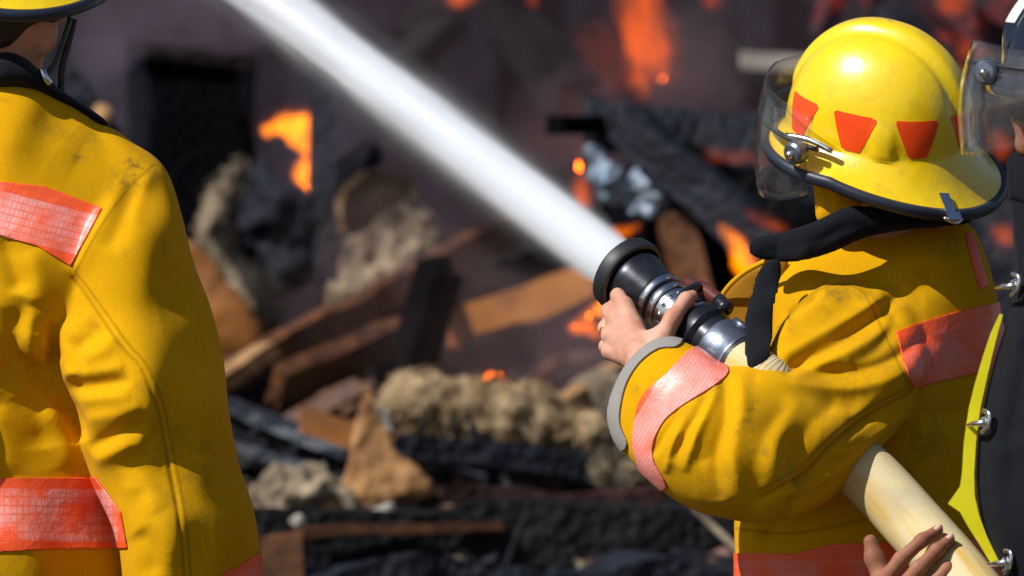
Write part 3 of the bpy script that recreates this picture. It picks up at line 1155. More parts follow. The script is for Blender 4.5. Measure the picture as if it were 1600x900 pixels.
o = lump('plaster_lump', [(452, 815), (456, 800), (470, 796), (482, 806), (482, 822), (466, 828)], 10.65, 0.9, M['pale'], None, 3.5, 0.012, 12, 64)
tag(o, 'small pale plaster lump on the ash below the steel channel', 'plaster')
o = lump('plaster_lump', [(540, 840), (550, 822), (575, 800), (606, 785), (618, 795), (600, 818), (570, 835)], 10.85, 0.6, M['pale'], None, 4, 0.015, 12, 65)
tag(o, 'pale crumbled edge of plaster at the foot of the torn brown paper', 'plaster')

# right-hand timbers
o = lump('charred_sheet', [(906, 138), (930, 142), (975, 160), (1040, 170), (1120, 176), (1210, 172), (1300, 180), (1310, 330), (1220, 350), (1150, 330), (1090, 270), (1030, 235),
                           (960, 240), (918, 232), (910, 190)], 12.6, 0.35, M['char_blue'], None, 9, 0.02, 5, 71)
tag(o, 'large blue black charred sheet with a curled upper edge behind the yellow helmet', 'charred sheet')
plank((868, 196, 12.4), (935, 196, 12.55), 0.06, 0.052, 'soot', 'short square black timber end sticking out left of the charred sheet', 'timber', 'timber_stub', seed=72, rough=0.005, chip=.1)
plank((985, 190, 12.25), (1205, 400, 12.0), 0.08, 0.12, 'char_blue', 'thick charred rafter sloping down from the charred sheet to the dark collar', 'rafter', 'charred_rafter', seed=73, rough=0.015)
plank((1050, 260, 12.35), (1330, 420, 12.6), 0.10, 0.16, 'char', 'second charred rafter sloping down behind the helmet shield', 'rafter', 'charred_rafter', seed=74, rough=0.02)
o = lump('crumpled_metal', [(918, 232), (935, 228), (950, 250), (975, 272), (1010, 268), (1050, 285), (1056, 320), (1040, 340), (985, 342), (955, 325), (940, 298), (925, 268)],
         12.3, 0.6, M['foil'], None, 6, 0.05, 11, 75)
tag(o, 'crumpled bluish white sheet metal caught under the charred sheet', 'sheet metal')
plank((1062, 345, 12.3), (1085, 470, 12.1), 0.09, 0.06, 'wood_brown', 'brown timber stub standing just behind the nozzle', 'timber', 'timber_stub', seed=76, rough=0.012)
plank((1000, 335, 12.7), (1130, 470, 12.9), 0.30, 0.18, 'soot', 'black hollow timber mass between nozzle and rafters', 'timber', 'charred_timber', seed=77, rough=0.03)
plank((1158, 92, 14.6), (1300, 100, 14.6), 0.06, 0.055, 'pale', 'pale horizontal board at upper right behind the yellow helmet', 'board', 'pale_board', seed=78, rough=0.006)
plank((1250, 250, 13.4), (1640, 330, 13.6), 0.20, 0.30, 'char', 'broad charred beam passing behind both helmets', 'beam', 'charred_beam', seed=79, rough=0.03)
plank((1540, 420, 12.6), (1650, 425, 12.6), 0.2, 0.35, 'char_blue', 'dark beam stub showing between the two firefighters at right', 'beam', 'charred_beam', seed=80, rough=0.03)
plank((1280, 60, 14.5), (1330, -80, 14.6), 0.06, 0.07, 'ember', 'thin glowing timber standing up left of the yellow helmet top', 'timber', 'glowing_timber', seed=81)
for k, (a, b2, w, m, lab) in enumerate([
        ((1330, -60, 14.9), (1600, 190, 14.2), 0.16, 'ember', 'glowing red charred rafter sloping down above the yellow helmet'),
        ((1420, -70, 14.6), (1640, 120, 14.2), 0.13, 'ember', 'second glowing charred rafter nearer the black helmet'),
        ((1390, 30, 14.0), (1560, 240, 13.6), 0.15, 'char_blue', 'dark charred rafter between the two glowing ones'),
        ((1230, -40, 15.4), (1480, 60, 15.0), 0.13, 'char', 'dark charred rafter highest behind the yellow helmet'),
        ((1500, -60, 14.2), (1680, 60, 13.8), 0.15, 'ember', 'glowing charred rafter at the top right corner')]):
    plank(a, b2, w, w * 0.9, m, lab, 'rafter', 'charred_rafter', seed=90 + k, rough=0.03, segs=18)
for k, (a, b2, w, lab) in enumerate([
        ((640, 60, 15.8), (760, -60, 15.8), 0.14, 'dark rafter leaning behind the upper end of the water jet'),
        ((800, 40, 15.6), (900, 160, 15.2), 0.16, 'dark rafter left of the tall orange flame'),
        ((560, 150, 15.4), (700, 40, 15.8), 0.12, 'dark board seen just above the water jet'),
        ((1060, 30, 15.4), (1180, 140, 15.0), 0.14, 'dark rafter right of the tall orange flame')]):
    plank(a, b2, w, w * 0.8, 'char', lab, 'rafter', 'charred_rafter', seed=120 + k, rough=0.03, segs=12)


# small rubble nobody could count
def rubble():
    V, F, MI = [], [], []
    mats = [M['char'], M['char_blue'], M['insul_grey'], M['wood_brown'], M['pale'], M['rust']]
    pr = [0.36, 0.20, 0.13, 0.14, 0.07, 0.10]
    for k in range(7000):
        x = rng.uniform(-3.2, 3.2)
        y = rng.uniform(9.9, 15.6)
        if rng.random() < 0.6:
            y = rng.uniform(10.2, 12.0)
        z = hgt(x, y) + rng.uniform(-.01, .06)
        s = rng.uniform(0.010, 0.036) * (1 + (rng.random() < 0.06) * 1.0)
        mi = rng.choice(len(mats), p=pr)
        if mi in (4,):
            s *= 0.45
        dims = np.array([s * rng.uniform(.6, 3.2), s * rng.uniform(.5, 1.2), s * rng.uniform(.4, 1.0)])
        q = Quaternion(rng.normal(size=4)).normalized().to_matrix()
        base = len(V)
        for c in ((-1, -1, -1), (1, -1, -1), (1, 1, -1), (-1, 1, -1), (-1, -1, 1), (1, -1, 1), (1, 1, 1), (-1, 1, 1)):
            p = q @ Vector(np.array(c) * dims * rng.uniform(.75, 1.15))
            V.append((x + p.x, y + p.y, z + p.z))
        for f in ((0, 3, 2, 1), (4, 5, 6, 7), (0, 1, 5, 4), (1, 2, 6, 5), (2, 3, 7, 6), (3, 0, 4, 7)):
            F.append(tuple(base + i for i in f))
            MI.append(mi)
    for k in range(900):
        x, y = rng.uniform(-3.0, 3.0), rng.uniform(10.3, 13.6)
        z = hgt(x, y) + rng.uniform(.0, .16)
        L, w = rng.uniform(.06, .34), rng.uniform(.004, .014)
        d = Vector((rng.normal(), rng.normal() * .6, rng.normal() * .35)).normalized()
        sx = d.orthogonal().normalized()
        sy = d.cross(sx)
        base = len(V)
        for e in (-1, 1):
            tp = rng.uniform(.3, 1.0)
            for (a, b) in ((-1, -1), (1, -1), (1, 1), (-1, 1)):
                p = Vector((x, y, z)) + d * (e * L * .5 + rng.uniform(-.1, .1) * L) + (sx * a + sy * b * .5) * w * tp
                V.append(p[:])
        for f in ((3, 2, 1, 0), (4, 5, 6, 7), (0, 1, 5, 4), (1, 2, 6, 5), (2, 3, 7, 6), (3, 0, 4, 7)):
            F.append(tuple(base + i for i in f))
            MI.append(int(rng.choice(len(mats), p=[.42, .2, .05, .22, .05, .06])))
    for k in range(230):
        x, y = rng.uniform(-2.4, 2.2), rng.uniform(11.2, 14.8)
        z = hgt(x, y) + rng.uniform(.02, .26)
        L, w = rng.uniform(.22, .75), rng.uniform(.012, .045)
        d = Vector((rng.normal(), rng.normal() * .7, rng.normal() * .45)).normalized()
        sx = d.orthogonal().normalized()
        sy = d.cross(sx)
        base = len(V)
        for e in (-1, 1):
            tp = rng.uniform(.35, 1.0)
            for (a, b) in ((-1, -1), (1, -1), (1, 1), (-1, 1)):
                p = Vector((x, y, z)) + d * (e * L * .5 + rng.uniform(-.12, .12) * L) + (sx * a + sy * b * .35) * w * tp
                V.append(p[:])
        for f in ((3, 2, 1, 0), (4, 5, 6, 7), (0, 1, 5, 4), (1, 2, 6, 5), (2, 3, 7, 6), (3, 0, 4, 7)):
            F.append(tuple(base + i for i in f))
        MI += [int(rng.choice(len(mats), p=[.46, .2, .02, .24, .02, .06]))] * 6
    o = mesh_obj('rubble', V, F, mats, None, False, origin=(0, 12, 0.5))
    o.data.polygons.foreach_set('material_index', MI)
    tag(o, kind='stuff')


rubble()


# ------------------------------------------------------------------ flames and smoke
def flame(outline, Y, mat, label, k=0.8, seed=0, rough=0.0):
    """a burning tongue: ragged, drawn-out upward, its body shaped by rising noise"""
    P = spline(outline, 5)
    c = P.mean(0)
    size = max(np.ptp(P[:, 0]), np.ptp(P[:, 1]))
    d = P - c
    n = np.stack([P[:, 0], P[:, 1] * 0.55, np.full(len(P), seed * 31.0)], 1)
    amp = 0.13 * min(size, 110)
    P = P + np.stack([vnoise(n, 9.0 / max(size, 30), seed), vnoise(n, 9.0 / max(size, 30), seed + 50) * 0.8], 1) * amp * 0.6
    o = lump('flame', P.tolist()[::2], Y, k, M[mat], None, 4.5 if size < 120 else 6.0, 0.012, 16, seed)
    if mat != 'flame_veil':
        lump('flame_veil', (c + (P - c) * 1.35 + np.array([0, -0.06 * size]))[::2].tolist(), Y + 0.02, k * 1.2, M['flame_veil'], o, 6.0, 0.01, 10, seed + 7)
    tag(o, label, 'flame', 'flames in the burning debris')
    return o


flame([(408, 200), (425, 192), (440, 180), (465, 175), (486, 178), (489, 245), (470, 238), (450, 222), (438, 208), (420, 212)], 13.1, 'flame_bright', 'small bright yellow orange flame beside the black cabinet', 0.9, 1)
flame([(455, 275), (466, 254), (488, 248), (489, 293), (465, 293)], 13.15, 'flame_bright', 'round orange flame just below the bright one at the charred post', 0.9, 2)
flame([(470, 285), (488, 285), (487, 345), (476, 335)], 13.2, 'flame_red', 'faint red tongue hanging under the round flame', 0.8, 3)
flame([(958, -60), (1005, -90), (1030, -20), (1042, 50), (1052, 100), (1044, 128), (1026, 126), (1018, 152), (1006, 156), (1002, 130), (985, 118), (975, 60)], 12.84, 'flame', 'tall orange flame rising behind the charred sheet', 0.55, 4)
flame([(900, 60), (930, 20), (960, 40), (990, 100), (1000, 150), (960, 140), (920, 110)], 13.8, 'flame_veil', 'dull red veil of fire left of the tall orange flame', 0.5, 25)
flame([(1118, 340), (1138, 350), (1162, 368), (1180, 392), (1196, 420), (1170, 436), (1146, 428), (1138, 392)], 11.8, 'flame_bright', 'bright yellow flame between nozzle and dark collar', 0.8, 6)
flame([(1166, 330), (1195, 334), (1224, 350), (1226, 366), (1198, 364), (1176, 352)], 11.85, 'flame', 'small orange flame above the dark collar', 0.9, 7)
flame([(902, 245), (908, 235), (912, 280), (922, 322), (906, 326), (898, 300)], 12.5, 'flame', 'thin orange tongue beside the water jet under the timber stub', 1.0, 8)
flame([(958, 364), (978, 350), (1000, 346), (998, 360), (978, 372)], 12.0, 'flame_mid', 'small red flame just above the nozzle bumper', 1.0, 9)
flame([(884, 514), (902, 498), (924, 484), (932, 505), (948, 522), (935, 532), (915, 522), (895, 524)], 11.6, 'flame_mid', 'low orange flame left of the hand on the nozzle', 1.0, 10)
flame([(922, 478), (935, 470), (958, 474), (960, 494), (936, 492)], 11.6, 'flame_bright', 'small bright flame right beside the knuckles on the nozzle', 0.9, 11)
flame([(742, 607), (750, 586), (768, 576), (790, 584), (802, 606), (786, 600), (772, 592), (756, 608)], 11.72, 'flame_mid', 'little red orange flame behind the insulation roll', 1.0, 12)
flame([(812, 610), (822, 598), (834, 606), (830, 617), (816, 617)], 12.0, 'flame_red', 'tiny red flame at the right of the insulation roll top', 1.0, 13)
flame([(1095, 440), (1106, 434), (1112, 462), (1124, 480), (1110, 486), (1100, 468)], 11.8, 'flame_mid', 'thin flame behind the nozzle handle', 1.0, 14)
flame([(695, -26), (745, -26), (742, 0), (722, 8), (702, 4)], 13.4, 'flame', 'bit of orange flame at the top edge above the water jet', 0.9, 15)
flame([(822, -18), (844, -18), (842, 8), (828, 10)], 13.4, 'flame_red', 'red spark of flame at the top edge left of the tall flame', 0.9, 16)
flame([(1548, 362), (1558, 350), (1580, 356), (1586, 380), (1560, 386)], 12.2, 'flame', 'orange flame showing between the two firefighters at right', 0.9, 17)
flame([(1112, 244), (1150, 238), (1200, 248), (1196, 262), (1150, 258), (1120, 258)], 12.3, 'flame_red', 'thin red glow along the charred sheet left of the helmet shield', 0.9, 18)
flame([(1500, 68), (1520, 62), (1540, 76), (1548, 92), (1520, 94), (1503, 86)], 13.3, 'flame_red', 'red orange flame between yellow and black helmets', 0.9, 19)
flame([(1486, 95), (1505, 106), (1514, 150), (1516, 195), (1502, 172), (1490, 130)], 13.3, 'flame', 'orange flame at the right edge of the yellow helmet', 0.9, 20)
flame([(1462, -16), (1500, -18), (1514, 8), (1494, 24), (1470, 12)], 13.4, 'flame_red', 'orange glow at the top edge right of the yellow helmet', 0.9, 21)
flame([(1544, 212), (1566, 204), (1580, 226), (1574, 248), (1550, 240)], 12.4, 'flame_red', 'orange glow seen through the black helmet\'s shield', 0.9, 22)
flame([(698, 520), (716, 526), (724, 547), (704, 542)], 12.6, 'flame_red', 'faint red ember flame left of the orange plank', 0.9, 23)
flame([(1096, -36), (1132, -36), (1126, 0), (1112, 12), (1100, 0)], 13.4, 'flame_red', 'red flame at the top edge right of the tall flame', 0.9, 24)


def plume(outline, Y, dens, col, label, seed):
    m, nt, pv = vol_mat('drifting_smoke', 0.6)
    pv.inputs['Color'].default_value = (*col, 1)
    n = noise(nt, 2.6, 4, 0.6)
    nt.links.new(math_(nt, 'MULTIPLY', ramp2(nt, n, 0.30, (0.10,) * 3, 0.70, (1,) * 3), dens * 1.7), pv.inputs['Density'])
    M['plume%d' % seed] = m
    o = lump('smoke_plume', outline, Y, 0.8, m, None, 12.0, 0.06, 4, 400 + seed)
    tag(o, label, 'smoke', 'drifting smoke')


BR = (0.70, 0.46, 0.47)
plume([(180, -60), (420, -80), (440, 30), (400, 90), (250, 70), (150, 120), (90, 60)], 12.7, 0.6, (0.58, 0.45, 0.60), 'grey violet smoke drifting above the black cabinet', 1)
plume([(120, 60), (210, 40), (200, 220), (150, 240), (100, 180)], 12.6, 0.30, (0.50, 0.48, 0.66), 'bluish smoke between the left firefighter and the black cabinet', 2)
plume([(380, 90), (480, 120), (560, 200), (500, 300), (410, 240)], 12.75, 0.36, (0.52, 0.46, 0.62), 'bluish smoke round the small flame by the charred post', 3)
plume([(700, 500), (800, 430), (940, 470), (960, 600), (840, 640), (700, 590), (640, 560)], 12.0, 0.62, BR, 'brown violet smoke hanging over the middle of the debris', 4)
plume([(560, 300), (680, 320), (760, 420), (640, 480), (520, 430)], 12.55, 0.5, BR, 'thin brown smoke over the grey insulation heap', 5)
plume([(820, 130), (900, 90), (960, 170), (950, 320), (880, 300), (810, 220)], 12.9, 0.62, (0.70, 0.40, 0.41), 'reddish smoke rising left of the charred sheet', 6)
plume([(1030, 60), (1120, 40), (1220, 100), (1200, 175), (1080, 165), (1010, 150)], 13.0, 0.55, (0.68, 0.40, 0.41), 'reddish smoke above the charred sheet right of the tall flame', 7)
plume([(1530, 280), (1620, 280), (1640, 400), (1550, 410)], 12.0, 0.6, (0.66, 0.48, 0.58), 'violet smoke between the two firefighters at right', 8)
plume([(430, 340), (700, 310), (950, 430), (985, 600), (820, 670), (520, 580), (400, 470)], 11.75, 0.10, (0.70, 0.48, 0.46), 'thin brown haze of smoke in front of the long diagonal plank', 10)
plume([(960, 590), (1100, 600), (1140, 700), (1040, 730), (940, 680)], 11.5, 0.45, (0.66, 0.50, 0.52), 'pale smoke in front of the raised elbow', 9)


def smoke():
    m, nt, pv = vol_mat('fire_smoke')
    pv.inputs['Color'].default_value = (0.66, 0.44, 0.54, 1)
    pv.inputs['Anisotropy'].default_value = 0.0
    tc = nt.nodes.new('ShaderNodeTexCoord')
    n = noise(nt, 0.9, 3, 0.55)
    d = ramp2(nt, n, 0.36, (0.0,) * 3, 0.76, (0.07,) * 3)
    nt.links.new(d, pv.inputs['Density'])
    bm = bmesh.new()
    bmesh.ops.create_cube(bm, size=1.0)
    for v in bm.verts:
        v.co = Vector((v.co.x * 9.0, v.co.y * 2.9 + 14.95, v.co.z * 3.7 + 2.0))
    o = bm_obj('smoke', bm, m, None, False, origin=(0, 13.2, 0.15))
    tag(o, kind='stuff')
    m.volume_intersection_method = 'LINEAR' if hasattr(m, 'volume_intersection_method') else 0


try:
    smoke()
except Exception as e:
    print('smoke', e)

# ------------------------------------------------------------------ the water jet
NOZ = W(973, 424, 7.10)
TIP = W(393, -22, 7.68)
JD = (TIP - NOZ).normalized()


def water():
    L = 2.6
    d, x, y = frame_of(JD)
    root = thing('water_jet', NOZ, 'thick white jet of water shooting from the nozzle to the upper left', 'water jet')
    # aerated core
    m, nt, b = new_mat('aerated_water')
    nt.links.new(ramp2(nt, noise(nt, 26, 4, .6), .3, (0.90, 0.91, 0.93), .7, (0.95, 0.955, 0.97)), b.inputs['Base Color'])
    b.inputs['Roughness'].default_value = 0.55
    b.inputs['Subsurface Weight'].default_value = 0.0
    segs, seg = 130, 28
    V = []
    for i in range(segs + 1):
        s = L * i / segs - 0.02
        r = 0.018 + 0.001 * max(s, 0)
        for k in range(seg):
            a = 2 * math.pi * k / seg
            V.append((NOZ + d * s + (x * math.cos(a) + y * math.sin(a)) * r)[:])
    V = np.array(V)
    F = [(i * seg + k, i * seg + (k + 1) % seg, (i + 1) * seg + (k + 1) % seg, (i + 1) * seg + k) for i in range(segs) for k in range(seg)]
    F.append(tuple(range(seg))[::-1])
    F.append(tuple(segs * seg + k for k in range(seg)))
    s = (V - np.array(NOZ[:])) @ np.array(d[:])
    ax = np.array(NOZ[:]) + s[:, None] * np.array(d[:])
    rad = (V - ax)
    sc = 1 + fbm(np.stack([rad[:, 0] * 40, rad[:, 1] * 40 + s * 6, rad[:, 2] * 40], 1), 1.0, 3, 5) * np.clip(s * 0.22, 0, .16)
    V = ax + rad * sc[:, None]
    mesh_obj('water_core', V, F, m, root, origin=NOZ)
    # spray round it: a soft cone of mist
    mv, nt, pv = vol_mat('spray_mist', 0.08)
    pv.inputs['Color'].default_value = (0.975, 0.985, 1.0, 1)
    pv.inputs['Anisotropy'].default_value = -0.3
    tc = nt.nodes.new('ShaderNodeTexCoord')
    sp = nt.nodes.new('ShaderNodeSeparateXYZ')
    nt.links.new(tc.outputs['Object'], sp.inputs[0])
    rr = math_(nt, 'SQRT', math_(nt, 'ADD', math_(nt, 'POWER', sp.outputs[0], 2.0), math_(nt, 'POWER', sp.outputs[1], 2.0)))
    R0 = math_(nt, 'MULTIPLY_ADD', sp.outputs[2], 0.005, 0.0350)
    q = math_(nt, 'DIVIDE', rr, R0)
    g = math_(nt, 'EXPONENT', math_(nt, 'MULTIPLY', math_(nt, 'POWER', q, 3.5), -1.6))
    halo = math_(nt, 'EXPONENT', math_(nt, 'MULTIPLY', math_(nt, 'POWER', q, 2.0), -1.1))
    halo = math_(nt, 'MULTIPLY', halo, math_(nt, 'MINIMUM', math_(nt, 'MULTIPLY', sp.outputs[2], 0.22), 0.12))
    g = math_(nt, 'ADD', g, halo)
    mp = nt.nodes.new('ShaderNodeMapping')
    mp.inputs['Scale'].default_value = (46, 46, 5)
    nt.links.new(tc.outputs['Object'], mp.inputs[0])
    nn = nt.nodes.new('ShaderNodeTexNoise')
    nn.inputs['Scale'].default_value = 1.0
    nn.inputs['Detail'].default_value = 3
    nt.links.new(mp.outputs[0], nn.inputs['Vector'])
    wz = math_(nt, 'MINIMUM', math_(nt, 'MULTIPLY', sp.outputs[2], 1.6), 1.0)
    nf = math_(nt, 'MAXIMUM', math_(nt, 'MULTIPLY_ADD', nn.outputs['Fac'], 5.0, -1.6), 0.08)
    nf = math_(nt, 'MULTIPLY_ADD', wz, math_(nt, 'SUBTRACT', nf, 1.3), 1.3)
    g = math_(nt, 'MULTIPLY', g, nf)
    fall = math_(nt, 'DIVIDE', 340.0, math_(nt, 'MULTIPLY_ADD', sp.outputs[2], 3.0, 1.0))
    nt.links.new(math_(nt, 'MULTIPLY', g, fall), pv.inputs['Density'])
    Vc, Fc = [], []
    prof = [(0.0, 0.037), (0.12, 0.066), (0.5, 0.135), (1.2, 0.23), (L, 0.40)]
    seg = 32
    for (s_, r_) in prof:
        for k in range(seg):
            a = 2 * math.pi * k / seg
            Vc.append((r_ * math.cos(a), r_ * math.sin(a), s_))
    for i in range(len(prof) - 1):
        for k in range(seg):
            Fc.append((i * seg + k, i * seg + (k + 1) % seg, (i + 1) * seg + (k + 1) % seg, (i + 1) * seg + k))
    Fc.append(tuple(range(seg))[::-1])
    Fc.append(tuple((len(prof) - 1) * seg + k for k in range(seg)))
    o = mesh_obj('spray', Vc, Fc, mv, None, origin=(0, 0, 0))
    o.parent = root
    o.location = (0, 0, 0)
    o.rotation_mode = 'QUATERNION'
    o.rotation_quaternion = JD.to_track_quat('Z', 'Y')
    tag(o, kind='stuff')


water()


# ------------------------------------------------------------------ nozzle and hose
def nozzle():
    D = -JD           # from the mouth back to the hose
    SD = JD * -0.80    # lengths along the axis are given for a nozzle a fifth longer

    def lath(name, base, axis, prof, *a, **k):
        return lathe(name, base, axis, [(q * (0.80 if base is B else 1), r) for q, r in prof], *a, **k)
    root = thing('hose_nozzle', NOZ, 'black and silver fire nozzle held in the left hand of the crouching firefighter', 'nozzle')
    B = NOZ
    lath('bumper', B, D, [(0.0, 0.036), (-0.006, 0.044), (-0.006, 0.056), (0.0, 0.062), (0.022, 0.064), (0.03, 0.061), (0.032, 0.056), (0.022, 0.052)], M['rubber'], root, 56)
    lath('barrel', B, D, [(0.0, 0.036), (0.0, 0.05), (0.03, 0.05), (0.034, 0.0515), (0.05, 0.0505), (0.085, 0.044), (0.10, 0.042), (0.104, 0.038)], M['black_metal'], root, 56)
    for k, (s, r) in enumerate(((0.103, 0.0425), (0.127, 0.0395))):
        lath('steel_ring', B, D, [(s, r - .006), (s, r), (s + .004, r + .0015), (s + .013, r + .0015), (s + .016, r), (s + .016, r - .006)], M['steel'], root, 56)
    lath('groove', B, D, [(0.10, 0.037), (0.15, 0.036)], M['rubber'], root, 40)
    lath('valve_body', B, D, [(0.145, 0.030), (0.145, 0.037), (0.172, 0.038), (0.185, 0.034), (0.205, 0.034), (0.21, 0.042), (0.225, 0.043), (0.23, 0.03)], M['steel'], root, 48)
    for k in range(14):
        a = 2 * math.pi * k / 14
        d, x, y = frame_of(D)
        p = B + SD * 0.160 + (x * math.cos(a) + y * math.sin(a)) * 0.038
        lath('grip_stud', p - (x * math.cos(a) + y * math.sin(a)) * .003, x * math.cos(a) + y * math.sin(a), [(0, .0045), (.004, .004), (.0055, .0015)], M['steel'], root, 8)
    lath('swivel', B, D, [(0.222, 0.036), (0.222, 0.046), (0.228, 0.049), (0.252, 0.049), (0.258, 0.045), (0.262, 0.041), (0.285, 0.041), (0.287, 0.037)], M['black_metal'], root, 48)
    lath('coupling', B, D, [(0.284, 0.036), (0.284, 0.0455), (0.29, 0.047), (0.335, 0.0465), (0.34, 0.0445), (0.346, 0.0445), (0.348, 0.03)], M['alu'], root, 48)
    d, x, y = frame_of(D)
    for k in range(3):
        a = 2 * math.pi * k / 3 + 0.9
        n = (x * math.cos(a) + y * math.sin(a))
        tube('lug', [B + SD * .293 + n * .0475, B + SD * .328 + n * .0475], 0.0065, M['alu'], root, 10, 1)
    lath('hose_clamp', B, D, [(0.345, 0.0405), (0.345, 0.0435), (0.362, 0.0425), (0.364, 0.037)], M['rubber'], root, 40)
    # valve handle: a bail over the top
    up = Vector((0.30, 0.42, 0.86))
    up = (up - d * up.dot(d)).normalized()
    side = d.cross(up)
    for s in (1, -1):
        tube('bail_arm', [B + SD * 0.20 + side * s * 0.038, B + SD * 0.185 + side * s * 0.044 + up * 0.02, B + SD * 0.165 + side * s * 0.012 + up * 0.052], [0.010, 0.009, 0.008], M['black_metal'], root, 12, 4)
        lath('pivot', B + SD * 0.20 + side * s * 0.032, side * s, [(0, .016), (.012, .016), (.016, .012), (.017, .003)], M['black_metal'], root, 20)
    tube('bail_grip', [B + SD * 0.120 + up * 0.050 - side * 0.012, B + SD * 0.165 + up * 0.056 - side * 0.002, B + SD * 0.225 + up * 0.055 + side * 0.008], [0.010, 0.0125, 0.011], M['handle'], root, 16, 6)
    tube('grip_end', [B + SD * 0.222 + up * 0.054 + side * 0.008, B + SD * 0.255 + up * 0.050 + side * 0.013], [0.013, 0.012], M['black_metal'], root, 14, 3)
    # hose
    e = B + SD * 0.352
    pts = [B + SD * 0.335, e + D * 0.06, W(1235, 640, 6.955), W(1300, 695, 6.94), W(1362, 748, 6.915), W(1430, 822, 6.87), W(1500, 902, 6.80), W(1580, 1010, 6.70), W(1680, 1180, 6.5), W(1800, 1380, 6.2)]
    pts += [Vector((1.1, 6.0, 0.05)), Vector((1.6, 5.6, 0.047)), Vector((2.6, 5.0, 0.047))]
    rad = [0.040, 0.041, 0.043, 0.0455, 0.047, 0.0475, 0.048, 0.048, 0.048, 0.048, 0.048, 0.048, 0.048]
    h = tube('fire_hose', pts, rad, M['hose'], None, 40, 10, uv=True)
    tag(h, 'thick cream and yellow woven fire hose running under the arm of the crouching firefighter', 'hose')


nozzle()


